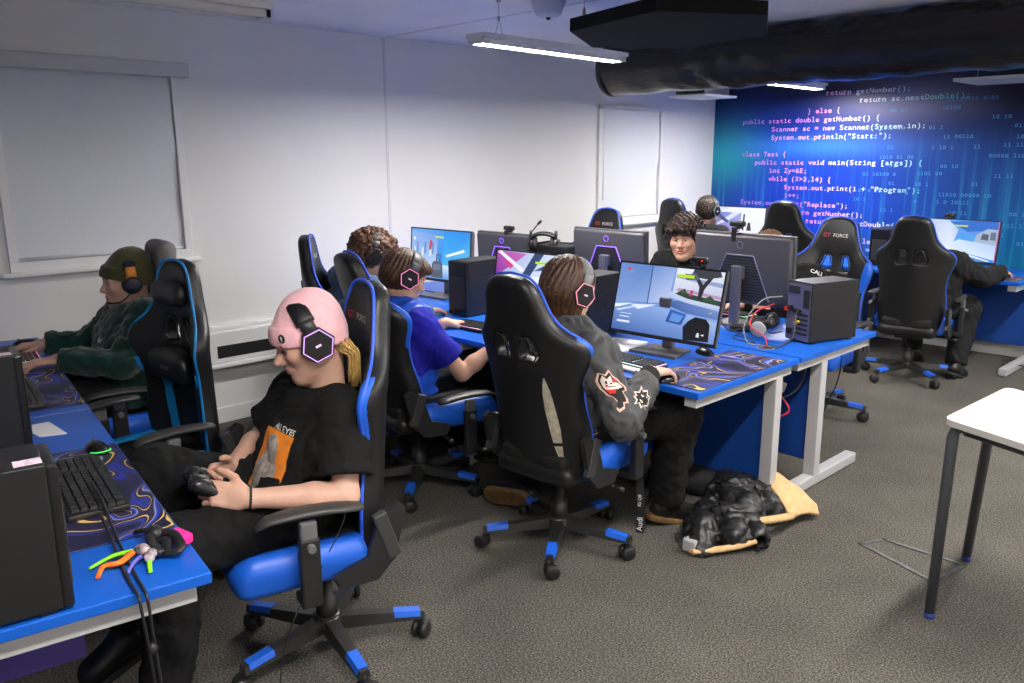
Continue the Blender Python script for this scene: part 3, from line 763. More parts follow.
monitor('large grey monitor back with webcam, beside the open computer tower', -2.375, 4.02, R(178), .62, .385, .12, None, 2)
monitor('monitor showing a white page at the far corner of the mural', -4.36, 7.32, R(0), .60, .34, .085, pic_page(), 6)
monitor('monitor with bright blue race scene at the mural', -2.33, 7.32, R(-4), .60, .345, .06, pic_track(), 5)

# ------------------------------------------------------------------ computer towers
TWR = mat('tower_black', (.0085, .0085, .0095, 1), .42, bump=.06, bscale=300)
IOP = mat('tower_back_steel', (.17, .16, .24, 1), .4, .5)
def tower(label, x, y, rz, group='computer towers', w=.160, d=.36, hh=.325):
    """local -y is the front"""
    t = thing('computer_tower', label, 'computer', (x, y, ZT), rz, group)
    m = MB(); m.span((-w/2, -d/2+.022, .008), (w/2, d/2, hh), .004)
    for a in (-1, 1):
        for b in (-1, 1): m.box((a*w*.36, b*d*.38, .005), (.03, .03, .01))
    m.tube([(w/2+.0005, .045*math.cos(2*PI*i/24)*.8, hh*.55+.045*math.sin(2*PI*i/24)) for i in range(24)], .002, 5, closed=True)
    m.build('case', TWR, t)
    m = MB(); m.span((-w/2+.001, -d/2, .006), (w/2-.001, -d/2+.024, hh-.002), .007); m.build('front_panel', BLKG, t)
    m = MB(); m.span((-w/2+.02, -d/2-.003, .05), (w/2-.02, -d/2+.004, hh*.72), .002); m.lathe([(.016, 0), (.016, .003)], (0, -d/2, hh*.52), axis='y', n=18); m.build('front_grille', mat('tower_grille', (.016, .016, .018, 1), .6), t)
    m = MB(); yb = d/2; m.span((-w/2+.006, yb-.002, .012), (w/2-.006, yb+.002, hh-.01)); m.build('back_plate', IOP, t)
    m = MB()
    m.span((-w/2+.014, yb+.001, hh*.58), (-w/2+.05, yb+.006, hh*.88)); m.span((.0, yb+.001, hh*.80), (w/2-.012, yb+.006, hh*.92))
    for i in range(5): m.span((-w/2+.016, yb+.001, .04+i*.024), (w/2-.06, yb+.005, .052+i*.024))
    for i in range(3): m.box((-w/2+.07+i*.02, yb+.004, hh*.52), (.014, .012, .016))
    m.box((w/2-.03, yb+.004, .05), (.03, .012, .03)); m.box((w/2-.03, yb+.004, .17), (.026, .02, .024))
    m.build('sockets', mat('socket_black', (.012, .012, .012, 1), .5), t)
    return t
tw = tower('black computer tower with cables and sockets toward the grey jacket person', -1.885, 4.01, R(180-17), d=.33, hh=.305)
m = MB(); m.box((.07, .172, .16), (.03, .012, .02)); m.build('red_socket', mat('socket_red', (.5, .02, .015, 1), .4), tw)
m = MB(); m.box((.0, .175, .10), (.035, .012, .014), (0, .5, 0), .003); m.build('yellow_plug', mat('plug_yellow', (.75, .55, .02, 1), .4), tw)
tower('black computer tower between the blue city monitor and the pink scene monitor', -3.67, 3.255, R(2), d=.32)
tower('black computer tower behind the long brown hair', -2.765, 3.22, R(2), d=.36)
tower('black computer tower with headset lying on top, far row', -3.735, 3.93, R(182), d=.36, w=.3, hh=.30)
tower('dark computer tower against the mural beside the gaming chairs', -2.87, 7.2, R(4), d=.36, hh=.31)
pt = ldesk(-.085, -.475)
t1 = tower('big black computer tower on the near end of the left desk', pt[0], pt[1]+.0, LR+R(180), d=.40)
pt = ldesk(-1.20, -.43)
t2 = tower('black computer tower farther along the left desk', pt[0], pt[1], LR+R(180), d=.40)
for t in (t1, t2):
    m = MB(); m.span((-.066, -.175, .325), (-.03, -.125, .3262)); m.build('sticker', mat('sticker_pink', (.72, .55, .66, 1), .4, var=.3, vscale=90), t)

# ------------------------------------------------------------------ keyboards, mice, mats
def mat_keys(rgb):
    k = NT('rgb_keys' if rgb else 'black_keys'); k.bsdf.inputs['Base Color'].default_value = (.012, .012, .013, 1); k.bsdf.inputs['Roughness'].default_value = .5
    return k.m
KEYS = mat_keys(False)
def mat_rgb():
    k = NT('key_glow'); tc = k.add('ShaderNodeTexCoord'); sp = k.add('ShaderNodeSeparateXYZ'); k.link(tc.outputs['Object'], sp.inputs[0])
    f = k.math('ADD', k.math('MULTIPLY', sp.outputs['X'], 2.1), .5)
    k.link(k.ramp(f, [(.05, srgb(60, 230, 140)), (.3, srgb(235, 70, 150)), (.5, srgb(235, 80, 90)), (.7, srgb(70, 220, 200)), (.95, srgb(150, 90, 240))]), k.bsdf.inputs['Emission Color'])
    k.bsdf.inputs['Emission Strength'].default_value = .55
    return k.m
KGLOW = mat_rgb()
def keyboard(label, x, y, rz, w=.44, d=.145, rgb=False, rest=False):
    t = thing('keyboard', label, 'keyboard', (x, y, ZT+.003), rz, 'computer keyboards')
    m = MB(); m.span((-w/2, -d/2, 0), (w/2, d/2, .016), .004); m.build('base', BLK, t)
    m = MB(); nx, ny = 21, 6; kw = (w-.02)/nx; kd = (d-.02)/ny
    for j in range(ny):
        i = 0
        while i < nx:
            if i in (15,) and j > 0: i += 1; continue
            n = 6 if (j == 0 and i == 3) else 1
            x0 = -w/2+.01+i*kw; y0 = -d/2+.01+j*kd
            V = []
            for (zz, e) in ((.015, .0008), (.025, .0026)):
                V += [(x0+e, y0+e, zz+j*.0008), (x0+kw*n-e, y0+e, zz+j*.0008), (x0+kw*n-e, y0+kd-e, zz+j*.0008), (x0+e, y0+kd-e, zz+j*.0008)]
            m.raw(V, [[4, 5, 6, 7], [0, 1, 5, 4], [1, 2, 6, 5], [2, 3, 7, 6], [3, 0, 4, 7]]); i += n
    m.build('keys', KEYS, t)
    if rgb:
        m = MB(); m.span((-w/2+.006, -d/2+.006, .0155), (w/2-.006, d/2-.006, .018)); m.build('key_light', KGLOW, t)
    if rest:
        m = MB(); m.span((-w/2, -d/2-.05, 0), (w/2, -d/2-.002, .013), .005); m.build('wrist_rest', mat('wrist_rest_pale', (.5, .49, .5, 1), .5), t)
    return t
def mouse(label, x, y, rz, z=ZT, lit=False):
    t = thing('computer_mouse', label, 'mouse', (x, y, z), rz, 'computer mice')
    v = Vox((-.05, -.075, -.005), (.05, .075, .05), .0035)
    v.ell((0, 0, .002), (.031, .062, .030), 0); v.plane((0, 0, .001), (0, 0, -1))
    vox_obj('shell', v, BLKG, t)
    m = MB(); m.lathe([(.008, -.004), (.010, 0), (.008, .004)], (0, .03, .0265), axis='x', n=12); m.build('scroll_wheel', GREYP, t)
    if lit:
        m = MB(); m.tube([(-.03, -.03, .008), (-.022, -.056, .012), (0, -.064, .013), (.022, -.056, .012), (.03, -.03, .008)], .002, 6); m.build('light_strip', mat('green_glow', (.05, .3, .05, 1), .4, emit='#40e060', es=.8), t)
    return t
def mat_swirl():
    k = NT('swirl_mat'); tc = k.add('ShaderNodeTexCoord')
    n0 = k.add('ShaderNodeTexNoise', i_Scale=2.2, i_Detail=1.); k.link(tc.outputs['Object'], n0.inputs['Vector'])
    vm = k.add('ShaderNodeVectorMath', operation='SCALE'); vm.inputs['Scale'].default_value = .35; k.link(n0.outputs['Color'], vm.inputs[0])
    va = k.add('ShaderNodeVectorMath', operation='ADD'); k.link(tc.outputs['Object'], va.inputs[0]); k.link(vm.outputs[0], va.inputs[1])
    n1 = k.add('ShaderNodeTexNoise', i_Scale=3.4, i_Detail=.6, i_Distortion=1.6); k.link(va.outputs[0], n1.inputs['Vector'])
    c = k.ramp(n1.outputs['Fac'], [(.30, srgb(16, 18, 44)), (.42, srgb(22, 22, 58)), (.455, srgb(20, 44, 160)), (.485, srgb(60, 84, 190)), (.495, srgb(170, 168, 180)), (.51, srgb(30, 32, 70)), (.58, srgb(34, 28, 50)), (.62, srgb(28, 50, 160)), (.65, srgb(36, 34, 66)), (.72, srgb(20, 22, 56))])
    g = k.math('ABSOLUTE', k.math('SUBTRACT', n1.outputs['Fac'], .565)); gl = k.math('LESS_THAN', g, .0055)
    g2 = k.math('ABSOLUTE', k.math('SUBTRACT', n1.outputs['Fac'], .40)); gl2 = k.math('LESS_THAN', g2, .004)
    c = k.mix(k.math('MAXIMUM', gl, gl2), c, srgb(214, 176, 92))
    k.link(c, k.bsdf.inputs['Base Color']); k.bsdf.inputs['Roughness'].default_value = .6
    return k.m
SWIRL = mat_swirl()
def deskmat(label, x, y, rz, w, d):
    t = thing('mouse_mat', label, 'mouse mat', (x, y, ZT), rz, 'swirl patterned desk mats')
    r = .015; poly = []
    for cx, cy, a0 in ((w/2-r, d/2-r, 0), (-w/2+r, d/2-r, 90), (-w/2+r, -d/2+r, 180), (w/2-r, -d/2+r, 270)):
        for i in range(5): a = R(a0+i*22.5); poly.append((cx+r*math.cos(a), cy+r*math.sin(a)))
    m = MB(); m.prism(poly, 0, .003); m.build('mat', SWIRL, t)
    m = MB(); m.tube([(x_, y_, .002) for x_, y_ in poly], .0016, 5, closed=True); m.build('stitched_edge', mat('mat_edge', (.03, .035, .09, 1), .7), t)
    return t
def onl(lx, ly): return ldesk(lx, ly)
p = onl(-.68, -.155); deskmat('dark blue swirl mat under the near keyboard on the left desk', p[0], p[1], LR, .78, .30)
p = onl(-.70, -.15); keyboard('black keyboard beside the neon lanyard on the left desk', p[0], p[1], LR+PI, .46, .15)
p = onl(-1.02, -.065); mouse('green lit black mouse at the edge of the left desk', p[0], p[1], LR+R(100), ZT+.003, True)
p = onl(-1.98, -.155); deskmat('dark blue swirl mat under the keyboard nearer the green hoodie', p[0], p[1], LR, .7, .30)
p = onl(-1.87, -.20); keyboard('black keyboard between the two black towers on the left desk', p[0], p[1], LR+PI, .44, .14)
p = onl(-2.62, -.12); keyboard('green lit keyboard under the hands of the green hoodie', p[0], p[1], LR+PI, .40, .14, True)
p = onl(-2.93, -.07); mouse('black mouse under the hand of the green hoodie', p[0], p[1], LR+R(180), ZT)
keyboard('colourful lit keyboard with pale wrist rest before the grey jacket person', -2.30, 2.905, R(-4), .45, .135, True, True)
deskmat('swirl patterned mat at the near right desk corner', -1.93, 3.02, R(88), .62, .36) if False else None
deskmat('swirl patterned mat at the corner of the grey jacket desk', -1.915, 3.10, R(0), .30, .70)
mouse('black mouse under the right hand of the grey jacket person', -1.945, 2.785, R(-3), ZT+.003)
mouse('spare black mouse beside the monitor foot on the corner mat', -2.11, 3.30, R(70), ZT)
keyboard('lit keyboard under the hand of the blue gilet person', -3.25, 2.93, R(4), .44, .14, True)
keyboard('black keyboard under the arm tucked behind the large monitor back', -2.62, 4.22, R(180), .44, .14, True)
deskmat('swirl mat at the mural desk end under the hooded arm', -1.98, 7.0, R(0), .42, .28)
keyboard('black keyboard on the mural desk below the blue race screen', -2.36, 7.0, R(0), .42, .14)
m = MB(); m.span((-.10, -.14, 0), (.10, .14, .012), .003)
o = m.build('white_notebook', mat('notebook_white', (.62, .63, .68, 1), .6, var=.06, vscale=18)); o.location = (-2.505, 3.135, ZT); o.rotation_euler = (0, 0, R(8)); tag(o, 'pale notebook lying behind the colourful keyboard', 'notebook')
p = onl(-1.36, -.17); m = MB(); m.prism([(-.10, -.04), (.06, -.05), (.10, .02), (-.08, .05)], 0, .003)
o = m.build('paper_sheet', mat('paper_white', (.75, .75, .77, 1), .7)); o.location = (p[0], p[1], ZT); o.rotation_euler = (0, 0, LR+R(20)); tag(o, 'white paper lying behind the near tower on the left desk', 'paper')

# webcams
def webcam(label, x, y, z, rz, red=False):
    t = thing('webcam', label, 'webcam', (x, y, z), rz, 'webcams on the monitors')
    m = MB(); m.span((-.045, -.015, .012), (.045, .015, .042), .008); m.build('body', BLK, t)
    m = MB(); m.lathe([(.011, 0), (.011, .006), (.007, .008)], (0, -.015, .027), rot=Matrix.Rotation(PI/2, 3, 'X'), n=14); m.build('lens', BLKG, t)
    m = MB(); m.span((-.02, -.02, -.001), (.02, .03, .012), .003); m.box((0, .034, -.03), (.03, .006, .075), None, .002); m.build('clip', BLK, t)
    if red: m = MB(); m.ball((.02, -.016, .027), .004, 8); m.build('red_light', mat('red_led', (.4, .01, .01, 1), .4, emit='#ff2020', es=1.), t)
    return t
webcam('black webcam on the large grey monitor back', -2.42, 4.05, ZT+.525, R(180))
webcam('webcam with red light on the blue room monitor', -2.13, 3.255, ZT+.42, R(3), True)
webcam('black webcam on the slim monitor beside the wall', -4.2, 4.03, ZT+.398, R(183))
webcam('black webcam on the blue race monitor at the mural', -2.42, 7.30, ZT+.405, R(-4))

# ------------------------------------------------------------------ headsets
def hexring(r0, r1, z0, z1, M, c, mb):
    n = 6; V = []
    for (r, z) in ((r0, z0), (r1, z0), (r1, z1), (r0, z1)):
        for i in range(n): a = PI/6+2*PI*i/n; V.append(M @ Vector((r*math.cos(a), r*math.sin(a), z))+Vector(c))
    F = []
    for q in range(4):
        for i in range(n): F.append([q*n+i, q*n+(i+1) % n, ((q+1) % 4)*n+(i+1) % n, ((q+1) % 4)*n+i])
    mb.raw(V, F)
def headset(label, mw, rr=.098, band='#0b0b0c', cup='#0d0d0e', ring=('#ff5ca0', 1.0), mic=True, round_cup=False, half=.090, top=.125, accent=None, sil='#3a3b3d'):
    """frame: origin between the ears, x to the left ear, z up along the band"""
    t = thing('headset', label, 'headset', (0, 0, 0)); t.matrix_world = mw; t['group'] = 'gaming headsets'
    BM = mat('headset_band_'+band, band, .45); CM = mat('headset_cup_'+cup, cup, .4); SM = mat('headset_trim_'+sil, sil, .35, .3)
    pts = [(half*math.cos(a)*1.04, 0, .02+(top-.02)*math.sin(a)**.8) for a in [PI*i/24 for i in range(25)]]
    m = MB(); m.tube(pts[3:-3], .012, 12, flat=2.5, up=(0, 1, 0)); m.build('headband', BM, t)
    m = MB(); m.tube([(x*.93, y, z*.95-.002) for x, y, z in pts[5:-5]], .010, 8, flat=2.2, up=(0, 1, 0)); m.build('headband_pad', mat('pad_'+cup, cup, .8), t)
    for s in (1, -1):
        M = Matrix(((0, 0, s), (0, 1, 0), (1, 0, 0)))      # local z -> outward x
        c = (s*half, 0, 0)
        m = MB()
        if round_cup: m.lathe([(.02, -.022), (.036, -.02), (.04, -.006), (.038, .012), (.030, .018), (.01, .019)], c, rot=M, n=24)
        else:
            n = 6
            prof = [(.050, -.018), (.057, -.004), (.057, .006), (.046, .015)]
            V = [M @ Vector((r*math.cos(PI/6+2*PI*i/n), r*math.sin(PI/6+2*PI*i/n), z))+Vector(c) for r, z in prof for i in range(n)]
            F = [[q*n+i, q*n+(i+1) % n, (q+1)*n+(i+1) % n, (q+1)*n+i] for q in range(3) for i in range(n)]+[list(range(n))[::-1], [3*n+i for i in range(n)]]
            m.raw(V, F)
        cu = m.build('ear_cup', CM, t)
        m = MB(); m.lathe([(.026, -.036), (.042, -.034), (.046, -.024), (.044, -.014), (.02, -.014)], c, rot=M, n=24); m.build('ear_cushion', mat('ear_cushion', (.015, .015, .016, 1), .7), t)
        if ring:
            m = MB(); hexring(.0470, .0515, .0095, .0135, M, c, m); m.build('light_ring', mat('ring_'+ring[0], (.2, .2, .2, 1), .4, emit=ring[0], es=ring[1]), cu)
            m = MB(); text_mb(m, 'RIG', .012, Matrix(((0, 0, s), (s, 0, 0), (0, 1, 0))), (s*(half+.0166), 0, 0), .01) if False else m.box((s*(half+.0165), 0, 0), (.0015, .018, .007)); m.build('badge', mat('badge_pale', (.6, .5, .6, 1), .4, emit=ring[0], es=.4), cu)
        m = MB(); m.tube([(s*half*.97, 0, .03), (s*half*1.03, 0, .058), (s*half*1.02, 0, .085)], .010, 10, flat=2.3, up=(0, 1, 0)); m.build('yoke', mat('acc_'+(accent or sil), accent or sil, .4, .2), t)
    if mic:
        q = int(mic)
        m = MB(); m.tube(smoothpath([(q*(half+.004), .01, -.03), (q*(half+.004), .05, -.062), (q*(half-.02), .085, -.075), (q*(half-.045), .105, -.076)], 6), .0035, 8); m.ball((q*(half-.05), .108, -.076), (.012, .006, .006)); m.build('microphone', BM, t)
    return t

# ------------------------------------------------------------------ gaming chairs
LEA = mat('black_leather', (.011, .011, .012, 1), .40, spec=.45, bump=.12, bscale=260)
FAB = mat('black_seat_cloth', (.010, .010, .0105, 1), .75, spec=.3, bump=.1, bscale=500)
CBLUE = mat('chair_blue', (.010, .11, .62, 1), .42)
CPIPE = mat('piping_blue', (.03, .12, .80, 1), .45)
CYAN = mat('chair_cyan', (.006, .23, .58, 1), .45)
CFRM = mat('chair_frame_black', (.014, .014, .015, 1), .45)
ARMG = mat('armrest_worn', (.035, .034, .033, 1), .45)
prof = [(-.055, .15), (-.03, .19), (.01, .21), (.07, .222), (.15, .232), (.28, .222), (.38, .232), (.45, .258), (.51, .268), (.555, .248), (.60, .198), (.65, .160), (.71, .138), (.76, .124), (.80, .104), (.825, .07), (.836, .0)]
half_ = [(p.x, p.y) for p in smoothpath([(x, z, 0) for z, x in prof], 4)]
OUT = half_+[(-x, z) for x, z in half_[::-1][1:]]          # closed outline, x-z
def poly_sdf(P, X, Z):
    d = np.full(np.broadcast(X, Z).shape, 1e9); ins = np.zeros(d.shape, bool); n = len(P)
    for i in range(n):
        ax, az = P[i]; bx, bz = P[(i+1) % n]; ex, ez = bx-ax, bz-az; L = ex*ex+ez*ez
        if L < 1e-12: continue
        t = np.clip(((X-ax)*ex+(Z-az)*ez)/L, 0, 1); d = np.minimum(d, (X-ax-t*ex)**2+(Z-az-t*ez)**2)
        if abs(ez) > 1e-12:
            c = ((az > Z) != (bz > Z)) & (X < ex*(Z-az)/ez+ax); ins ^= c
    return np.where(ins, -1, 1)*np.sqrt(d)
HOLE = [(.030, .500), (.090, .490), (.104, .512), (.078, .590), (.045, .590), (.030, .575)]
def wing(x, z): return .085*np.minimum(np.abs(x)/.24, 1.2)**2*np.clip(1.05-np.maximum(z-.45, 0)*1.6, .35, 1)
LEAN = R(7)
def back_xf(V):
    V = np.asarray(V, float).copy(); V[:, 1] += wing(V[:, 0], V[:, 2])
    y = V[:, 1]*math.cos(LEAN)-V[:, 2]*math.sin(LEAN); z = V[:, 1]*math.sin(LEAN)+V[:, 2]*math.cos(LEAN)
    V[:, 1] = y-.155; V[:, 2] = z+.425
    return V
def back_vox(h=.0075, grow=0., clip=None):
    v = Vox((-.30, -.085, -.085), (.30, .085, .87), h); g = v.grid(v.lo, v.lo+h*v.n); sl, X, Y, Z = g
    d2 = poly_sdf(OUT, X[:, 0, :], Z[0]).astype(np.float32)[:, None, :]
    ho = np.minimum(poly_sdf(HOLE, X[:, 0, :], Z[0]), poly_sdf([(-x, z) for x, z in HOLE], X[:, 0, :], Z[0])).astype(np.float32)[:, None, :]
    # front side carries padded side bolsters and a flat middle channel
    bol = .016*np.clip((np.abs(X)-.10)/.05, 0, 1)*np.clip((.62-Z)/.08, 0, 1)+.010*np.exp(-((Z-.70)/.10)**2)
    t = .031+np.where(Y > 0, bol, 0)
    r = .026
    a = np.maximum(d2+r, 0); b = np.maximum(np.abs(Y)-t+r, 0)
    d = np.sqrt(a*a+b*b)+np.minimum(np.maximum(d2+r, np.abs(Y)-t+r), 0)-r
    d = smax(d, -(ho-.004), .014)
    v.F = (d-grow).astype(np.float32)
    if clip: clip(v, X, Y, Z)
    return v
V_, Q_ = back_vox().mesh(2)
ME_BACK = mesh_np('backrest', back_xf(V_), Q_)
def clip_acc(s):
    def f(v, X, Y, Z):
        p = [(s*.182, .36), (s*.32, .36), (s*.32, .56), (s*.235, .60), (s*.205, .50)]
        v.F = smax(v.F, poly_sdf(p, X[:, 0, :], Z[0]).astype(np.float32)[:, None, :], .004); v.F = np.maximum(v.F, .004-Y+0*v.F)
    return f
ME_ACC = [mesh_np('accent_panel', back_xf(a), b) for a, b in (back_vox(.006, .0014, clip_acc(s)).mesh(1) for s in (1, -1))]
m = MB(); e = back_xf(np.array([(x*.985, .029, z) for x, z in OUT[2:-2]])); m.tube([tuple(p) for p in e], .0055, 8); PIPE_V = m
# seat
v = Vox((-.30, -.27, .28), (.30, .37, .60), .008)
v.box((0, .06, .42), (.245, .27, .052), .04)
for s in (-1, 1): v.cap((s*.205, -.14, .452), (s*.205, .27, .458), .05, .045, .03)
v.cap((-.17, .29, .43), (.17, .29, .43), .045, None, .03)
v.plane((0, -.185, 0), (0, -1, .25), .02); V_, Q_ = v.mesh(2); ME_BOL = mesh_np('seat_bolster', V_, Q_)
v = Vox((-.30, -.30, .30), (.30, .10, .52), .008); v.box((0, -.04, .40), (.20, .15, .042), .035); v.cap((-.14, -.15, .40), (.14, -.15, .40), .040, None, .03); V_, Q_ = v.mesh(2); ME_PAN = mesh_np('seat_pan', V_, Q_)
v = Vox((-.24, -.24, .40), (.24, .37, .56), .008)
v.box((0, .07, .455), (.175, .26, .04), .03); v.warp(lambda P: .004*np.cos(P[:, 0]*40)*np.cos(P[:, 1]*30))
V_, Q_ = v.mesh(2); ME_PAD = mesh_np('seat', V_, Q_)
ME_BACK.materials.append(LEA); ME_BOL.materials.append(CBLUE); ME_PAD.materials.append(FAB); ME_PAN.materials.append(LEA)
for a in ME_ACC: a.materials.append(CBLUE)
def make_chair():
    t = thing('gaming_chair', 'x', 'chair', (0, 0, 0), 0, 'gaming chairs')
    link_mesh('seat_bolster', ME_BOL, None, t); link_mesh('seat', ME_PAD, None, t); link_mesh('seat_pan', ME_PAN, None, t)
    bk = link_mesh('backrest', ME_BACK, None, t)
    PIPE_V.build('piping', CPIPE, bk)
    for a in ME_ACC: link_mesh('accent_panel', a, None, bk)
    # headrest lettering, standing on the front of the backrest
    n = Vector((0, math.cos(LEAN), math.sin(LEAN))); upv = Vector((0, -math.sin(LEAN), math.cos(LEAN)))
    Mt = Matrix((Vector((-1, 0, 0)), upv, n)).transposed()
    for nm_, tx, sz, cx_, mm_ in (('logo_initials', 'GT', .034, .066, mat('logo_red', (.62, .02, .03, 1), .5)), ('logo_lettering', 'FORCE', .031, -.022, mat('logo_white', (.62, .60, .58, 1), .5))):
        V, F = text_data(tx, sz, .012); x0 = min(v.x for v in V); x1 = max(v.x for v in V)
        m = MB(); m.raw([tuple(a) for a in back_xf(np.array([(cx_-(v.x-(x0+x1)/2)*1.0, .0433, .705+v.y) for v in V]))], F); m.build(nm_, mm_, bk)
    for s in (1, -1):
        m = MB(); pts = [(s*x, y_, z) for x, z in HOLE for y_ in ()]
        for yy in (.032, -.032):
            ring = back_xf(np.array([(s*x, yy, z) for x, z in HOLE])); m.tube([tuple(p) for p in ring], .005, 6, closed=True)
        m.build('belt_grommet', CFRM, bk)
        m = MB(); x = s*.262                                   # recline bracket
        m.prism([(.02, .355), (.05, .40), (-.06, .44), (-.10, .56), (-.165, .60), (-.19, .58), (-.15, .42), (-.09, .36)], -.011, .011, Matrix(((0, 0, 1), (1, 0, 0), (0, 1, 0))), (x, 0, 0))
        m.build('side_bracket', CFRM, t)
        m = MB(); m.box((x+s*.002, -.125, .50), (.028, .045, .16), (R(-18), 0, 0), .006); m.build('bracket_cover', mat('bracket_grey', (.055, .055, .055, 1), .4, .3), t)
        arm = MB(); arm.span((s*.235, .10, .345), (s*.31, .16, .375), .004); arm.box((s*.305, .13, .46), (.034, .062, .22), None, .008)
        arm = arm.build('armrest', CFRM, t)
        m = MB(); m.box((s*.305, .13, .585), (.026, .05, .07), None, .006); m.lathe([(.012, -.02), (.012, .02)], (s*.322, .13, .545), axis='x', n=12); m.build('arm_slider', GREYP, arm)
        v = MB(); pad = []
        for i in range(9):
            f = i/8; pad.append((s*(.305-.012*math.sin(f*2.2)), -.035+f*.31, .632+.010*math.sin(f*3)-(.012 if i == 8 else 0)))
        v.tube(pad, [.014, .019, .020, .020, .020, .020, .019, .017, .010], 12, flat=.72, up=(0, 0, 1)); m2 = v
        for i, vv in enumerate(m2.V): m2.V[i] = ((vv[0]-s*.305)*1.85+s*.305, vv[1], vv[2])
        m2.build('arm_pad', ARMG, arm)
    m = MB(); m.lathe([(.036, .09), (.036, .2), (.022, .205), (.022, .34), (.0, .34)], n=20); m.build('gas_lift', CFRM, t)
    m = MB(); m.span((-.09, -.11, .325), (.09, .13, .372), .006); m.span((-.24, -.03, .352), (.24, .03, .37)); m.tube([(.09, .03, .345), (.24, .03, .335), (.27, .03, .33)], .006, 8); m.tube([(.27, .03, .33), (.31, .03, .327)], .010, 8); m.build('tilt_mechanism', CFRM, t)
    st = MB(); st.lathe([(.05, .082), (.055, .10), (.05, .128), (.036, .135)], n=20)
    tips = []
    for i in range(5):
        a = PI/2+2*PI*i/5+.32; M = Matrix.Rotation(a, 3, 'Z')
        def seg(r0, r1, w0, w1, z0, z1, h0, h1):
            V = [M @ Vector(p) for p in ((r0, -w0, z0-h0), (r0, w0, z0-h0), (r0, w0*.7, z0), (r0, -w0*.7, z0), (r1, -w1, z1-h1), (r1, w1, z1-h1), (r1, w1*.7, z1), (r1, -w1*.7, z1))]
            return V, [[0, 1, 2, 3][::-1], [4, 5, 6, 7], [0, 1, 5, 4], [1, 2, 6, 5], [2, 3, 7, 6], [3, 0, 4, 7]]
        st.raw(*seg(.03, .33, .032, .021, .128, .098, .045, .026))
        m = MB(); m.raw(*seg(.225, .315, .0242, .0225, .1105, .1015, .020, .018)); tips.append(m)
        m.V = [(x, y, z+.0012) for x, y, z in m.V]
    base = st.build('star_base', mat('base_black', (.020, .020, .020, 1), .35), t)
    for m in tips: m.build('foot_cover', CBLUE, base)
    cm = MB()
    for s in (-1, 1): cm.lathe([(.008, -.011), (.024, -.011), (.0305, -.006), (.0305, .006), (.024, .011), (.008, .011)], (s*.017, .012, .0305), axis='x', n=18)
    cm.box((0, .004, .050), (.05, .04, .022), None, .006); cm.lathe([(.007, .05), (.007, .082)], n=8); cm.lathe([(.006, -.03), (.006, .03)], (0, .012, .0305), axis='x', n=8)
    c0 = None
    for i in range(5):
        a = PI/2+2*PI*i/5+.32
        if c0 is None: c0 = cm.build('caster', BLK, base); c = c0
        else: c = c0.copy(); COL.objects.link(c); c.parent = base
        c.location = (.325*math.cos(a), .325*math.sin(a), 0); c.rotation_euler = (0, 0, a*2.3+i)
    return t
proto = make_chair()
CH = {}
chairs = [('F', -2.27, 2.47, 4, .975, 'black gaming chair with torn back under the person in the grey jacket'),
          ('B', -2.28, 1.32, 166, 1., 'black and blue gaming chair under the pink beanie person'),
          ('C', -3.20, 2.43, -12, .985, 'gaming chair behind the person in the blue padded gilet'),
          ('D', -3.86, 2.44, -38, .985, 'blue edged gaming chair seen side on against the white wall'),
          ('cy', -3.34, 1.24, 186, .99, 'empty cyan edged gaming chair with neck pillow before the white heater'),
          ('A', -4.05, 1.36, 174, .98, 'gaming chair with grey headrest under the green hoodie'),
          ('e1', -4.05, 4.72, 186, 1., 'empty logo chair behind the slim monitor beside the wall'),
          ('I', -4.40, 6.50, -4, 1.01, 'gaming chair back in front of the far white roller blind'),
          ('795', -3.28, 6.36, 4, 1.03, 'empty gaming chair facing the mural between the two mural monitors'),
          ('840', -2.38, 5.02, 184, 1.0, 'blue sided gaming chair with red and white logo before the mural'),
          ('J', -2.295, 6.36, 8, .975, 'gaming chair under the black hooded person at the mural')]
for i, (kk, x, y, a, s, lab) in enumerate(chairs):
    c = proto if i == 0 else copy_tree(proto)
    place(c, (x, y, 0), R(a), lab); c.scale = (1, 1, s); CH[kk] = c
reskin(CH['cy'], {'chair_blue': CYAN, 'piping_blue': CYAN})
def child(root, name):
    return [o for o in root.children_recursive if o.name.split('.')[0] == name]
SPK = {'F': 18, 'B': 60, 'C': 24, 'J': 36, '840': 10}
for kk, ph in SPK.items():
    b_ = child(CH[kk], 'star_base')[0]; b_.rotation_euler = (0, 0, R(ph)-CH[kk].rotation_euler.z-(PI/2+.32))
for o in child(CH['C'], 'armrest'): o.location.z = -.10
def set_lean(ch, deg):
    p = Vector((0, -.155, .425)); Rm = Matrix.Rotation(R(deg), 3, 'X')
    for o in child(ch, 'backrest'): o.rotation_euler = (R(deg), 0, 0); o.location = p-Rm @ p
for kk, dg in (('F', 5), ('C', 7), ('B', -3), ('cy', -9), ('D', -5), ('A', -4)): set_lean(CH[kk], dg)
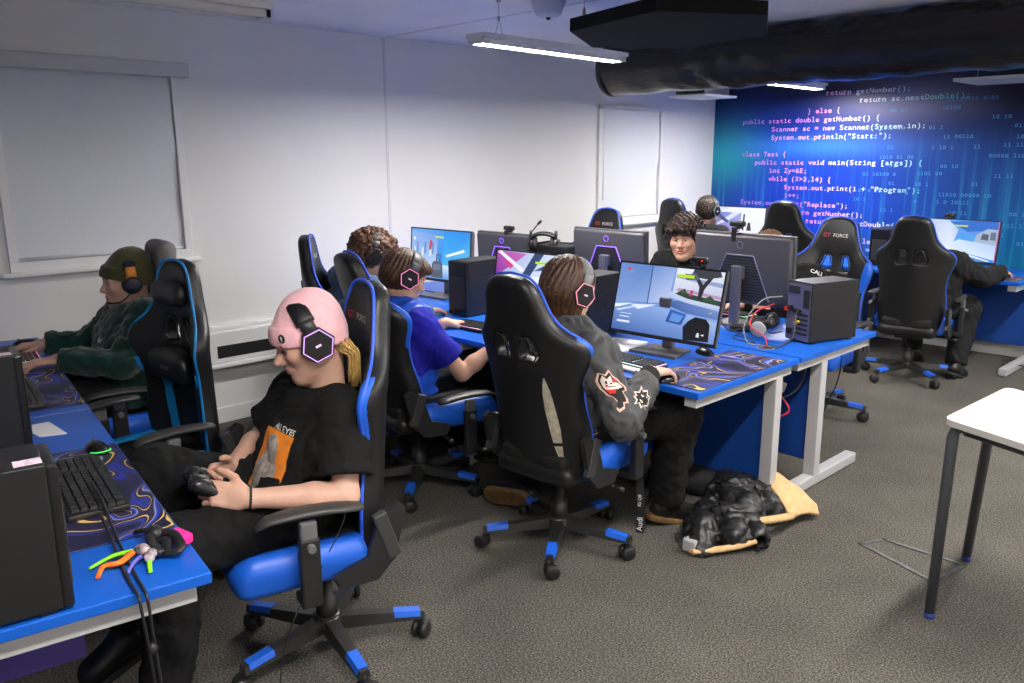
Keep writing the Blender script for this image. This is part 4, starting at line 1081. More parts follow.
# torn seam on the grey-jacket chair
bk = child(CH['F'], 'backrest')[0]
TORN = mat('torn_lining', (.42, .38, .29, 1), .8, var=.25, vscale=40)
def strip_on_back(pts, y0):
    V = []; F = []
    for i, (x0, x1, z) in enumerate(pts): V += [(x0, y0, z), (x1, y0, z)]
    V = back_xf(np.array(V)); n = len(pts)
    V2 = [tuple(v) for v in V]
    off = [tuple(np.array(v)+np.array((0, .004, 0))) for v in V2]
    F = [[2*i, 2*i+1, 2*i+3, 2*i+2] for i in range(n-1)]
    m = MB(); m.raw(V2+off, F+[[a+2*n for a in f][::-1] for f in F]+[[2*i+1, 2*i+1+2*n, 2*i+3+2*n, 2*i+3] for i in range(n-1)]+[[2*i, 2*i+2, 2*i+2+2*n, 2*i+2*n] for i in range(n-1)]); return m
o = strip_on_back([(.118, .122, .42), (.108, .138, .36), (.108, .148, .28), (.116, .156, .19), (.122, .156, .13)], -.0335).build('torn_seam', TORN, bk); o['label'] = 'pale lining showing through torn seam'
o = strip_on_back([(.124, .154, .115), (.134, .154, .07), (.142, .152, .03)], -.0335).build('torn_seam', TORN, bk); o['label'] = 'pale lining showing through torn seam'
for ci in ('cy',):
    bk = child(CH[ci], 'backrest')[0]
    for o in child(CH[ci], 'accent_panel')+child(CH[ci], 'logo_initials'): bpy.data.objects.remove(o)
    for s in (1, -1):
        pts = [(s*.080, s*.122, .02), (s*.088, s*.126, .15), (s*.096, s*.142, .27), (s*.098, s*.20, .33), (s*.104, s*.235, .37), (s*.15, s*.245, .41)]
        if s < 0: pts = [(b, a, z) for a, b, z in pts]
        strip_on_back(pts, .0375).build('accent_stripe', CYAN, bk)
    def padv(c, r, name, lab):
        v = Vox((-.2, -.1, -.02), (.2, .2, .85), .008); v.ell(c, r, 0); v.box(c, (r[0]*.9, r[1]*.8, r[2]*.85), .03, .02)
        V, Q = v.mesh(2); oo = link_mesh(name, mesh_np(name, back_xf(V), Q), LEA, bk)
        return oo
    padv((0, .075, .40), (.15, .045, .075), 'lumbar_cushion', ''); padv((0, .06, .70), (.12, .03, .055), 'neck_pillow', '')
    Mt = Matrix((Vector((-1, 0, 0)), Vector((0, -math.sin(LEAN), math.cos(LEAN))), Vector((0, math.cos(LEAN), math.sin(LEAN))))).transposed()
    c = Vector(back_xf(np.array([(0, .125, .40)]))[0]); m = MB(); text_mb(m, 'FORCE', .022, Mt, c, .008); m.build('cushion_lettering', mat('logo_grey', (.3, .3, .3, 1), .5), bk)
bk = child(CH['A'], 'backrest')[0]
v = Vox((-.2, -.1, .6), (.2, .2, .9), .007); v.box((0, 0, .78), (.13, .048, .085), .045)
V, Q = v.mesh(2); o = link_mesh('headrest_cover', mesh_np('headrest_cover', back_xf(V), Q), mat('cover_grey', (.16, .155, .15, 1), .7, bump=.1), bk); o['label'] = 'grey headrest cover'
# lanyard ribbon with lettering, hanging from the grey-jacket chair
t = thing('car_lanyard', 'black lanyard strap with white lettering hanging from the grey jacket chair seat', 'lanyard', (-1.985, 2.665, 0))
m = MB(); rw = .016
pts = [(-.03, -.02, .47), (-.015, -.012, .40), (-.004, 0, .30), (0, .004, .18), (-.006, .012, .07)]
dv = Vector((.86, .51, 0))*rw
V = []
for p_ in pts: V += [Vector(p_)-dv, Vector(p_)+dv]
V += [Vector((a.x-.002, a.y+.003, a.z)) for a in V]
nn = len(pts); F = [[2*i, 2*i+1, 2*i+3, 2*i+2] for i in range(nn-1)]; F += [[a+2*nn for a in f][::-1] for f in F]+[[2*i+1, 2*i+1+2*nn, 2*i+3+2*nn, 2*i+3] for i in range(nn-1)]+[[2*i, 2*i+2, 2*i+2+2*nn, 2*i+2*nn] for i in range(nn-1)]
m.raw(V, F); m.build('strap', mat('strap_black', (.01, .01, .01, 1), .6), t)
Mt = Matrix((Vector((0, 0, 1)), Vector((-.86, -.51, 0)), Vector((.51, -.86, 0)))).transposed()
m = MB(); text_mb(m, 'Audi', .034, Mt, (.002, -.001, .115), .012); text_mb(m, 'RS Q8', .02, Mt, (.0035, -.0055, .225), .004); m.build('strap_lettering', mat('strap_white', (.75, .75, .75, 1), .5), t)
# ------------------------------------------------------------------ people
def unit(v): v = np.array(v, float); return v/np.linalg.norm(v)
def head_axes(az, pitch=0., roll=0.):
    """columns: x to the person's left ear, y forward, z up"""
    f = Vector((math.cos(R(az)), math.sin(R(az)), 0)); l = Vector((0, 0, 1)).cross(f)
    M = Matrix((-l, f, Vector((0, 0, 1)))).transposed()       # x = right
    M = M @ Matrix.Rotation(R(pitch), 3, 'X') @ Matrix.Rotation(R(roll), 3, 'Y')
    return np.array(M)
def mat_skin(name, col):
    if name in MATS: return MATS[name]
    k = NT(name); a = k.add('ShaderNodeAttribute', attribute_name='tint'); tc = k.add('ShaderNodeTexCoord')
    n = k.add('ShaderNodeTexNoise', i_Scale=60., i_Detail=3.); k.link(tc.outputs['Object'], n.inputs['Vector'])
    v = k.ramp(n.outputs['Fac'], [(.3, (.93, .92, .92, 1)), (.7, (1, 1, 1, 1))])
    k.link(k.mix(1., a.outputs['Color'], v, 'MULTIPLY'), k.bsdf.inputs['Base Color'])
    k.bsdf.inputs['Roughness'].default_value = .5; k.bsdf.inputs['Specular IOR Level'].default_value = .35
    k.bsdf.inputs['Subsurface Weight'].default_value = .12; k.bsdf.inputs['Subsurface Radius'].default_value = (.02, .008, .004)
    MATS[name] = k.m; return k.m
def head_prims(v, c, M, s, jaw=1., nose=1.):
    c = np.array(c, float)
    W = lambda x, y, z: c+s*(M @ np.array((x, y, z)))
    E = lambda p, r, k=.02, mode='u', mm=None: v.ell(W(*p), np.array(r)*s, k*s, mode, M if mm is None else M @ mm)
    C = lambda a, b, ra, rb=None, k=.02, mode='u': v.cap(W(*a), W(*b), ra*s, None if rb is None else rb*s, k*s, mode)
    E((0, -.018, .035), (.076, .096, .085), 0)
    E((0, .028, -.03), (.062*jaw, .066, .088), .03)
    C((-.040*jaw, .005, -.062), (-.012, .062, -.098), .022, .020, .035); C((.040*jaw, .005, -.062), (.012, .062, -.098), .022, .020, .035)
    E((0, .072, -.100), (.020, .016, .016), .03)
    E((0, .070, .045), (.055, .026, .035), .03)                       # forehead
    C((-.042, .074, .026), (-.012, .086, .024), .010, .010, .02); C((.042, .074, .026), (.012, .086, .024), .010, .010, .02)
    for q in (-1, 1):
        E((q*.045, .062, -.018), (.024, .024, .020), .03)             # cheekbone
        E((q*.032, .097, .006), (.019, .016, .012), .012, 's')        # eye socket
        E((q*.031, .073, .006), (.0165, .0155, .0135), .004)          # lids over the eyeball
    C((0, .086, .014), (0, .110*nose, -.026), .0095, .0125, .012); E((-.012, .098, -.032), (.009, .012, .008), .008); E((.012, .098, -.032), (.009, .012, .008), .008)
    E((0, .086, -.058), (.026, .016, .013), .016)
    E((0, .0955, -.0565), (.022, .008, .0058), .004); E((0, .0945, -.0680), (.019, .009, .0065), .004); E((0, .103, -.0622), (.024, .010, .0016), .002, 's')
    for q in (-1, 1):
        mm = np.array(Euler((R(12), 0, R(q*-22))).to_matrix())
        E((q*.079, -.012, -.004), (.009, .022, .034), .008, 'u', mm); E((q*.087, -.008, -.002), (.006, .012, .020), .006, 's', mm)
    return W
def head_tint(P, c, M, s, skin, brow, lip=(.9, .55, .52)):
    L = ((P-np.array(c)) @ M)/s; x, y, z = L[:, 0], L[:, 1], L[:, 2]; ax = np.abs(x)
    col = np.tile(np.array(skin, float), (len(P), 1))
    def blend(m, cc): nonlocal col; m = np.clip(m, 0, 1)[:, None]; col = col*(1-m)+np.array(cc)*m
    near = np.exp(-((x/.3)**2+(y/.3)**2+(z/.3)**2)*0)
    blend(np.exp(-(((ax-.048)/.022)**2+((z+.025)/.022)**2))*(y > .03)*.35, (skin[0]*1.0, skin[1]*.72, skin[2]*.68))
    blend(np.exp(-((x/.016)**2+((z+.028)/.018)**2))*(y > .08)*.4, (skin[0]*1.0, skin[1]*.76, skin[2]*.72))
    blend((1-np.clip((np.abs(z+.062)-.008)/.004, 0, 1))*(1-np.clip((ax-.020)/.006, 0, 1))*(y > .08), (skin[0]*lip[0], skin[1]*lip[1], skin[2]*lip[2]))
    zb = .034-.10*np.clip(ax-.040, 0, 1)+.05*np.clip(ax-.02, 0, .02)
    blend((1-np.clip((np.abs(z-zb)-.004)/.003, 0, 1))*(1-np.clip((np.abs(ax-.033)-.018)/.006, 0, 1))*(y > .05)*.9, brow)
    return col
def eyes(parent, O, W, s, M, iris='#3a2a1c', look=(0, 0)):
    for q in (-1, 1):
        m = MB(); c = W(q*.031, .0755, .0055)-O
        m.ball(c, .0130*s, 14); e = m.build('eye', mat('eye_white', (.68, .66, .63, 1), .25), parent)
        m = MB(); d = M @ unit((look[0], 1, look[1])); p = c+d*.0118*s
        m.ball(p, .0050*s, 10); m.build('iris', mat('iris_'+iris, iris, .2), e)
def hand_prims(v, wr, d, n, side, curl, s=1., spread=.06, thumb=(.5, .3)):
    """wr wrist point, d finger direction, n the way the palm faces, side = +1 when the thumb lies along d x n"""
    wr = np.array(wr, float); d = unit(d); n = np.array(n, float); n = unit(n-d*(n@d)); w = np.cross(d, n)*side
    A = np.stack([w, d, n], 1)
    pc = wr+d*.052*s
    v.box(pc, (.038*s, .048*s, .0125*s), .012*s, .012, 'u', A); v.ell(wr+d*.035*s+w*.022*s+n*.008*s, np.array((.018, .03, .014))*s, .012, 'u', A)
    v.cap(wr-d*.012*s, wr+d*.025*s, .025*s, .027*s, .016, 'u', (n, .74))
    Ls = [(.042, .026, .021), (.046, .030, .023), (.043, .027, .022), (.034, .020, .019)]; rs = [.0098, .0100, .0095, .0082]
    for i in range(4):
        off = (.0285-.019*i)*s
        p = wr+d*((.096, .101, .097, .088)[i])*s+w*off
        a0 = (1.5-i)*spread; dd = unit(d*math.cos(a0)+w*math.sin(a0)); ang = 0
        cs = curl[i] if isinstance(curl[i], (tuple, list)) else (curl[i], curl[i]*1.1, curl[i]*.8)
        v.cap(p-dd*.03*s, p, .0105*s, rs[i]*s*1.08, .008)
        for L, a, r0, r1 in zip(Ls[i], cs, (1.06, .98, .92), (.98, .92, .80)):
            ang += a; q = p+(dd*math.cos(ang)+n*math.sin(ang))*L*s
            v.cap(p, q, rs[i]*r0*s, rs[i]*r1*s, .004); p = q
    ta, tb = thumb
    p0 = wr+d*.022*s+w*.026*s+n*.006*s
    t1 = unit(w*math.cos(ta)*.9+d*.75+n*math.sin(tb)); p1 = p0+t1*.040*s; t2 = unit(t1+d*.5+n*tb*.6-w*.25); p2 = p1+t2*.031*s; t3 = unit(t2+n*tb*.4-w*.2); p3 = p2+t3*.024*s
    v.cap(p0, p1, .0145*s, .0125*s, .014); v.cap(p1, p2, .0120*s, .0108*s, .005); v.cap(p2, p3, .0108*s, .0088*s, .004)
def torso_prims(v, J, g=0., k=.05, arms=None, nk=True, belly=0.):
    lat = unit(np.array(J['shL'])-J['shR']); pel, ch, nb = (np.array(J[q], float) for q in ('pelvis', 'chest', 'neck'))
    mid = (pel+ch)/2; fw_ = J.get('fw'); 
    v.cap(pel, mid, .112+g, .108+g+belly, k, 'u', (lat, 1.42)); v.cap(mid, ch, .108+g+belly, .118+g, k, 'u', (lat, 1.40)); v.cap(ch, ch*.45+nb*.55, .112+g, .075+g, k, 'u', (lat, 1.55))
    shl, shr = np.array(J['shL'], float), np.array(J['shR'], float)
    for p in (shl, shr):
        v.cap(ch*.25+nb*.75, p, .062+g, .054+g, k)
    if nk: v.cap(nb, np.array(J['head'])*.5+nb*.5, .056+g, .054+g, .03)
    for S in ('L', 'R'):
        if arms and S not in arms: continue
        sh, el, wr = (np.array(J[q+S], float) for q in ('sh', 'el', 'wr'))
        v.cap(sh, el, .050+g, .041+g, .04)
def arm_prims(v, J, S, g=0., fr=1., rw=.026):
    el, wr = np.array(J['el'+S], float), np.array(J['wr'+S], float)
    m = el*.68+wr*.32
    v.cap(el, m, .039+g, .0415+g, .02); v.cap(m, el+(wr-el)*fr, .0415+g, rw+g if fr >= 1 else .036+g, .02)
def bounds(J, pad=.22, keys=None):
    P = np.array([J[k] for k in (keys or [q for q in J if isinstance(J[q], (tuple, list, np.ndarray)) and len(J[q]) == 3 and q != 'fw'])], float)
    return P.min(0)-pad, P.max(0)+pad
def merge(parts):
    V = []; Q = []; C = []; o = 0
    for v, q, c in parts:
        V.append(v); Q.append(q+o); C.append(c); o += len(v)
    return np.concatenate(V), np.concatenate(Q), np.concatenate(C)
class Person:
    def __init__(s, label, J, az, pitch=0., roll=0., skin=(.56, .34, .25), brow=(.05, .03, .02), hs=1., res=.0032, hres=.003, hands='LR', bare=(), jaw=1., nose=1., handspec=None, iris='#3a2a1c', sleeve=.5, shin=True, face=True):
        s.J = {k: np.array(v, float) if isinstance(v, (tuple, list)) else v for k, v in J.items()}; J = s.J; s.hs = hs
        s.M = head_axes(az, pitch, roll); s.c = J['head']; s.O = np.array((J['pelvis'][0], J['pelvis'][1], 0.)); s.label = label
        parts = []
        c = s.c; v = Vox(np.minimum(c-.15*hs, J['neck']-.09), np.maximum(c+.16*hs, J['neck']+.09), res)
        s.W = head_prims(v, c, s.M, hs, jaw, nose)
        v.cap(s.W(0, -.030, -.055), J['neck']+np.array((0, 0, -.02)), .055*hs, .060*hs, .03)
        V, Q = v.mesh(1); parts.append((V, Q, head_tint(V, c, s.M, hs, skin, brow)))
        # bare or sleeved forearms with hands
        for S in hands:
            hsp = (handspec or {}).get(S)
            if hsp is None: continue
            el, wr = J['el'+S], J['wr'+S]; d, n, side, curl, th = hsp
            tip = wr+unit(d)*.2
            lo = np.minimum(np.minimum(el, wr), tip)-.09; hi = np.maximum(np.maximum(el, wr), tip)+.09
            bare_arm = S in bare
            if not bare_arm: lo = np.minimum(wr-.05, tip)-.06; hi = np.maximum(wr+.05, tip)+.06
            v = Vox(lo, hi, hres)
            if bare_arm:
                arm_prims(v, J, S); sh = J['sh'+S]; v.cap(el, el+(sh-el)*.7, .039, .046, .02)
            else: v.cap(wr-(wr-el)/np.linalg.norm(wr-el)*.06, wr, .028, .026, .01)
            hand_prims(v, wr, d, n, side, curl, .98, .05, th)
            V, Q = v.mesh(1); col = np.tile(np.array(skin, float), (len(V), 1))
            t = np.clip(((V-wr) @ unit(d)-.05)/.09, 0, 1)[:, None]*.30
            col = col*(1-t)+np.array((skin[0]*1.0, skin[1]*.74, skin[2]*.70))*t
            parts.append((V, Q, col))
        # body under the clothes
        lo, hi = bounds(J, .16, [k for k in J if k[:2] in ('pe', 'ch', 'ne', 'sh', 'el', 'hi', 'kn', 'an')])
        v = Vox(lo, hi, .011); torso_prims(v, J, -.012, .05, None, False)
        for S in 'LR':
            arm_prims(v, J, S, -.008)
            if 'kn'+S in J: v.cap(J['hip'+S], J['kn'+S], .070, .050, .03); v.cap(J['kn'+S], J['an'+S], .048, .034, .02)
        V, Q = v.mesh(1); parts.append((V, Q, np.tile(np.array(skin, float), (len(V), 1))))
        V, Q, C = merge(parts); V = V-s.O
        me = mesh_np('person', V, Q, True, np.concatenate([C, np.ones((len(C), 1))], 1))
        s.o = link_mesh('person', me, mat_skin('skin', skin)); s.o.location = s.O
        s.o['label'] = label; s.o['category'] = 'person'; s.o['group'] = 'players at the desks'
        if face: eyes(s.o, s.O, s.W, hs, s.M, iris)
    def add(s, name, v, m, relax=1):
        V, Q = v.mesh(relax)
        return link_mesh(name, mesh_np(name, V-s.O, Q), m, s.o)
    def addmb(s, name, mb, m, parent=None):
        mb.V = [tuple(np.array(p)-s.O) for p in mb.V]
        return mb.build(name, m, parent or s.o)
    # ---- garments
    def shirt(s, m, name='shirt', g=.016, sleeve=.62, seed=1, amp=.004, hem=None, collar=.070, h=.0065, long=False, puff=0., belly=0., cuffs=1., nosleeve=False, ga=None, nkdrop=.02):
        ga = g*.55 if ga is None else ga
        J = s.J; lo, hi = bounds(J, .2, ['pelvis', 'chest', 'neck', 'shL', 'shR']+(['elL', 'elR', 'wrL', 'wrR'] if long else ['elL', 'elR'])); hi[2] = J['neck'][2]+.12
        v = Vox(lo, hi, h)
        lat = unit(J['shL']-J['shR']); pel, ch, nb = J['pelvis'], J['chest'], J['neck']; mid = (pel+ch)/2
        torso_prims(v, J, g, .06, 'none', False, belly)
        if not nosleeve:
            for S in 'LR':
                sh, el, wr = J['sh'+S], J['el'+S], J['wr'+S]
                if long:
                    v.cap(sh, el, .054+ga*1.3, .043+ga, .05); v.cap(el, wr, .043+ga, .032+ga*.9, .03); v.cap(el+(wr-el)*.2, el+(wr-el)*.75, .043+ga, .040+ga, .02)
                    d = unit(wr-el); q = np.cross(d, (.3, .5, .8))
                    for f in np.linspace(.15, .85, 5): v.cap(el+(wr-el)*f, el+(wr-el)*(f+.04)+q*.006, .040+ga*1.05, None, .012)
                    m_ = sh*.45+el*.55; q = unit(np.cross(unit(el-sh), (0, .4, 1)))
                    for f in (.35, .55, .75, .9): v.cap(sh+(el-sh)*f-q*.012, sh+(el-sh)*(f+.06)+q*.012, .044+ga*1.15, None, .014)
                else: v.cap(sh, sh+(el-sh)*sleeve, .054+g, .058+g*1.3, .05)
        v.warp(folds(seed, amp, 26)); v.warp(folds(seed+50, amp*.7, 60))
        if puff:
            ax = unit(nb-pel)
            v.warp(lambda P: puff*np.cos(((P-pel) @ ax)*2*PI/.062))
        if not nosleeve:
            for S in 'LR':
                sh, el, wr = J['sh'+S], J['el'+S], J['wr'+S]
                if not long:                       # open sleeve end
                    e = sh+(el-sh)*sleeve; d = unit(el-sh); v.op(lambda X, Y, Z: np.maximum(-( (X-e[0])*d[0]+(Y-e[1])*d[1]+(Z-e[2])*d[2] ), np.sqrt((X-e[0])**2+(Y-e[1])**2+(Z-e[2])**2)-.13), e-.13, e+.13, .004, 's')
                    v.cap(e-d*.03, e+d*.12, .050+g*.6, .052+g, .003, 's')
                else:
                    d = unit(wr-el); e = wr-d*(.050 if cuffs == 2 else .005); v.op(lambda X, Y, Z: np.maximum(-((X-e[0])*d[0]+(Y-e[1])*d[1]+(Z-e[2])*d[2]), np.sqrt((X-e[0])**2+(Y-e[1])**2+(Z-e[2])**2)-.09), e-.09, e+.09, .003, 's')
        up_ = unit(s.c-nb)
        v.cap(nb-up_*nkdrop, nb+up_*.2, collar, collar*1.15, .012, 's')
        if hem is not None: v.plane((0, 0, hem), (0, 0, -1), .01)
        if nosleeve:
            for S, q in (('L', 1), ('R', -1)): v.plane(J['sh'+S]-lat*q*-.012, lat*q, .012)
        o = s.add(name, v, m); return o, v
    def trousers(s, m, g=.028, seed=3, amp=.005, h=.008, cut=.0):
        J = s.J; lo, hi = bounds(J, .17, [k for k in J if k[:2] in ('pe', 'hi', 'kn', 'an')]); v = Vox(lo, hi, h)
        lat = unit(J['shL']-J['shR'])
        v.cap(J['pelvis'], J['pelvis']+np.array((0, 0, .06)), .108, .105, .04, 'u', (lat, 1.4))
        for S in 'LR':
            v.cap(J['hip'+S], J['kn'+S], .080+g*.5, .058+g, .06); v.cap(J['kn'+S], J['an'+S]+unit(J['kn'+S]-J['an'+S])*.035, .056+g, .040+g*.9, .04)
            d_ = unit(J['an'+S]-J['kn'+S]); e_ = J['an'+S]-d_*.015; v.op(lambda X, Y, Z: np.maximum(-((X-e_[0])*d_[0]+(Y-e_[1])*d_[1]+(Z-e_[2])*d_[2]), np.sqrt((X-e_[0])**2+(Y-e_[1])**2+(Z-e_[2])**2)-.14), e_-.14, e_+.14, .004, 's')
        v.warp(folds(seed, amp, 22)); v.warp(folds(seed+9, amp*.8, 55)); v.plane((0, 0, .012), (0, 0, -1), .004)
        return s.add('trousers', v, m)
    def shoe(s, S, toe, m, ms, name='shoe', up=(0, 0, 1), h=.005, sole=.022):
        a = s.J['an'+S]; toe = np.array(toe, float); d = unit(toe-a); n = unit(np.array(up, float)-d*(np.array(up)@d)); w = np.cross(d, n)
        base = a-n*.075
        v = Vox(np.minimum(base-d*.08, toe)-.09, np.maximum(a+n*.06, toe)+.11, h); A = np.stack([w, d, n], 1)
        v.cap(base-d*.03+n*.045, base+d*.15+n*.035, .042, .043, .03, 'u', (w, .95)); v.cap(base+n*.05, a+n*.03, .045, .048, .03); v.cap(base+d*.05+n*.07, base+d*.13+n*.045, .034, .034, .03)
        v.plane(base+n*.012, -n, .004)
        o = s.add(name, v, m)
        v = Vox(np.minimum(base-d*.12, toe)-.09, np.maximum(a, toe)+.09, h)
        v.cap(base-d*.035, base+d*.155, .041, .047, .02, 'u'); v.plane(base+n*.014, n, .003); v.plane(base-n*(sole-.012), -n, .003)
        V, Q = v.mesh(1); link_mesh('sole', mesh_np('sole', V-s.O, Q), ms, o)
        return o
    def hair_cap(s, col, length=0., seed=1, puff=.012, clump=.008, freq=46, cut=(.030, .045), h=.004, side=.0, curl=0., low=-.02, name='hair', fringe=0.):
        """hair as one combed mass over the skull; cut = forehead height, face limit"""
        hs, M, c = s.hs, s.M, s.c; W = s.W
        lo = c-.24-length; hi = c+.19; lo[:2] = c[:2]-.2; v = Vox(lo, hi, h)
        v.ell(W(0, -.020, .040), np.array((.080+puff, .100+puff, .088+puff))*hs, 0, 'u', M)
        v.ell(W(0, -.035, -.005), np.array((.078+puff, .085+puff, .085))*hs, .02, 'u', M)
        if fringe: v.ell(W(0, .050, .070), np.array((.066+puff, .050+puff*.6+fringe*.3, .040))*hs, .03, 'u', M)
        if length:
            for q in np.linspace(-1, 1, 7):
                v.cap(W(q*.068, -.045+.03*abs(q)**2, .0), W(q*(.066+side), -.060+.055*q*q, -.06-length), .036, .022, .03)
        L = lambda P: ((P-c) @ M)/hs
        g = np.random.default_rng(seed); p1, p2, p3 = g.uniform(0, 6.28, 3)
        def comb(P):
            q = L(P); th = np.arctan2(q[:, 0], q[:, 1]+.02); r = np.hypot(q[:, 0], q[:, 1]); z = q[:, 2]
            if curl: return clump*(np.sin(q[:, 0]*curl+p1+2*np.sin(q[:, 2]*curl*.6))*np.sin(q[:, 1]*curl+p2)*np.sin(q[:, 2]*curl+p3+1.5*np.sin(q[:, 0]*curl*.7)))+clump*.5*np.sin(q @ np.array((1, .8, -.7))*curl*1.7+p2)
            u = th*freq*.16+1.2*np.sin(z*18+p1)
            return clump*(.5*np.sin(u*3+p1+z*9)+.35*np.sin(u*8+p2+z*14))+clump*.3*np.sin(u*17+p3+z*8)
        # open the face
        if not curl: v.warp(comb)
        fz, fy = cut
        A = np.array(Euler((R(-8), 0, 0)).to_matrix())
        v.box(W(0, .105, fz-.14), np.array((.070, .075, .14))*hs, .03*hs, .012, 's', M @ A)
        v.plane(W(0, -.02, -.085-length), M @ np.array((0, -.15, -1)), .01) if length else v.plane(W(0, .03, low-.02), M @ np.array((0, .9, -1.)), .015)
        if curl: v.warp(comb)
        k = hair_mat(col)
        return s.add(name, v, k)
def hair_mat(col):
    nm = 'hair_'+col
    if nm in MATS: return MATS[nm]
    k = NT(nm); c = srgb(col); tc = k.add('ShaderNodeTexCoord'); mp = k.add('ShaderNodeMapping'); mp.inputs['Scale'].default_value = (150, 150, 14); k.link(tc.outputs['Object'], mp.inputs[0])
    n = k.add('ShaderNodeTexNoise', i_Scale=1., i_Detail=4.); k.link(mp.outputs[0], n.inputs['Vector'])
    k.link(k.ramp(n.outputs['Fac'], [(.3, tuple(x*.45 for x in c[:3])+(1,)), (.55, c), (.75, tuple(min(1, x*1.9) for x in c[:3])+(1,))]), k.bsdf.inputs['Base Color'])
    b = k.add('ShaderNodeBump', i_Strength=.7, i_Distance=.004); k.link(n.outputs['Fac'], b.inputs['Height']); k.link(b.outputs[0], k.bsdf.inputs['Normal'])
    k.bsdf.inputs['Roughness'].default_value = .42; MATS[nm] = k.m; return k.m
def head_matrix(s, dz=0., dy=-.012, tilt=0.):
    """world frame for a headset on this head: x to the left, z up"""
    M = s.M; X = -M[:, 0]; Z = M[:, 2]; Y = np.cross(Z, X)
    m3 = Matrix((Vector(X), Vector(Y), Vector(Z))).transposed() @ Matrix.Rotation(R(tilt), 3, 'X')
    # x left, y = z cross x points backward, so turn the frame to look forward
    m3 = Matrix((Vector(M[:, 0]), Vector(M[:, 1]), Vector(M[:, 2]))).transposed() @ Matrix.Rotation(R(tilt), 3, 'X')
    return Matrix.Translation(Vector(s.W(0, dy, dz))) @ m3.to_4x4() @ Matrix.Scale(s.hs, 4)
def cloth(name, col, rough=.85, bump=.25, bscale=350, var=.1, sheen=.0): return mat(name, srgb(col), rough, spec=.25, var=var, vscale=12, bump=bump, bscale=bscale, sheen=sheen)
def beanie(s, col, name='beanie', h=.004, low=.020, seed=5, top=.02, ang=18):
    M, hs = s.M, s.hs; W = s.W; c = s.c
    v = Vox(c-.2, c+.26, h)
    v.ell(W(0, -.022, .045), np.array((.0865, .108, .090+top))*hs, 0, 'u', M); v.ell(W(0, -.030, .0), np.array((.086, .098, .085))*hs, .02, 'u', M); v.ell(W(0, .040, .040), np.array((.074, .066, .062))*hs, .03, 'u', M); v.ell(W(0, -.03, .075), np.array((.076, .095, .085+top))*hs, .02, 'u', M)
    n = M @ unit((0, -math.tan(R(ang)), 1)); p = W(0, .105, low)
    v.plane(p, -n, .006)
    v.op(lambda X, Y, Z: np.maximum(np.maximum(smin(sd_ell(X, Y, Z, W(0, -.022, .04), np.array((.092, .1135, .11))*hs, M), sd_ell(X, Y, Z, W(0, .040, .035), np.array((.079, .0715, .075))*hs, M), .03), -((X-p[0])*n[0]+(Y-p[1])*n[1]+(Z-p[2])*n[2])), ((X-p[0])*n[0]+(Y-p[1])*n[1]+(Z-p[2])*n[2])-.055*hs), c-.2, c+.2, .006)
    def rib(P):
        q = ((P-c) @ M); th = np.arctan2(q[:, 0], q[:, 1]+.02); return .0010*np.sin(th*70)
    v.warp(rib); v.warp(folds(seed, .0011, 30))
    return s.add(name, v, mat('knit_'+col, srgb(col), .9, var=.08, vscale=40, bump=.4, bscale=420, sheen=.3))
def sd_ell(X, Y, Z, c, r, M):
    x, y, z = X-c[0], Y-c[1], Z-c[2]; p = [x*M[0, i]+y*M[1, i]+z*M[2, i] for i in range(3)]
    k0 = np.sqrt(sum((p[i]/r[i])**2 for i in range(3))); k1 = np.sqrt(sum((p[i]/r[i]**2)**2 for i in range(3)))
    return k0*(k0-1)/np.maximum(k1, 1e-6)
def bvh_of(o):
    me = o.data; return BVHTree.FromPolygons([v.co for v in me.vertices], [p.vertices[:] for p in me.polygons])
def decal(parent, target, name, pts_sets, origin, u, v_, m, off=.0025, n=None):
    """lay flat printed shapes onto a garment: triangles are cast along -n onto the surface (all in the parent's frame)"""
    bv = bvh_of(target); u, v_ = Vector(u).normalized(), Vector(v_).normalized(); n = Vector(n).normalized() if n is not None else u.cross(v_).normalized(); mb = MB()
    for poly in pts_sets:
        bm = bmesh.new(); f = bm.faces.new([bm.verts.new((x, y, 0)) for x, y in poly])
        bmesh.ops.triangulate(bm, faces=bm.faces[:])
        for _ in range(4):
            long = [e for e in bm.edges if e.calc_length() > .012]
            if not long: break
            bmesh.ops.subdivide_edges(bm, edges=long, cuts=1); bmesh.ops.triangulate(bm, faces=bm.faces[:])
        V = []; ok = []
        bm.verts.index_update()
        for q in bm.verts:
            p = Vector(origin)+u*q.co.x+v_*q.co.y; h = bv.ray_cast(p+n*.25, -n)
            if h[0] is None: h = bv.find_nearest(p)
            V.append(h[0]+h[1]*off if h[1].dot(n) > 0 else h[0]+n*off)
        mb.raw(V, [[q.index for q in f.verts] for f in bm.faces], True); bm.free()
    return mb.build(name, m, parent)
SK = (.60, .36, .27)
BLACKT = cloth('black_cotton', '#121212', .9); BLACKP = cloth('black_trousers', '#0e0e0f', .9); DKG = cloth('charcoal_cotton', '#1a1a1b', .9)
BOOT = mat('black_boot_leather', (.010, .010, .010, 1), .28, bump=.15, bscale=60); SOLE = mat('tan_sole', (.16, .085, .03, 1), .7, var=.3, vscale=30); BSOLE = mat('black_sole', (.012, .012, .012, 1), .8)
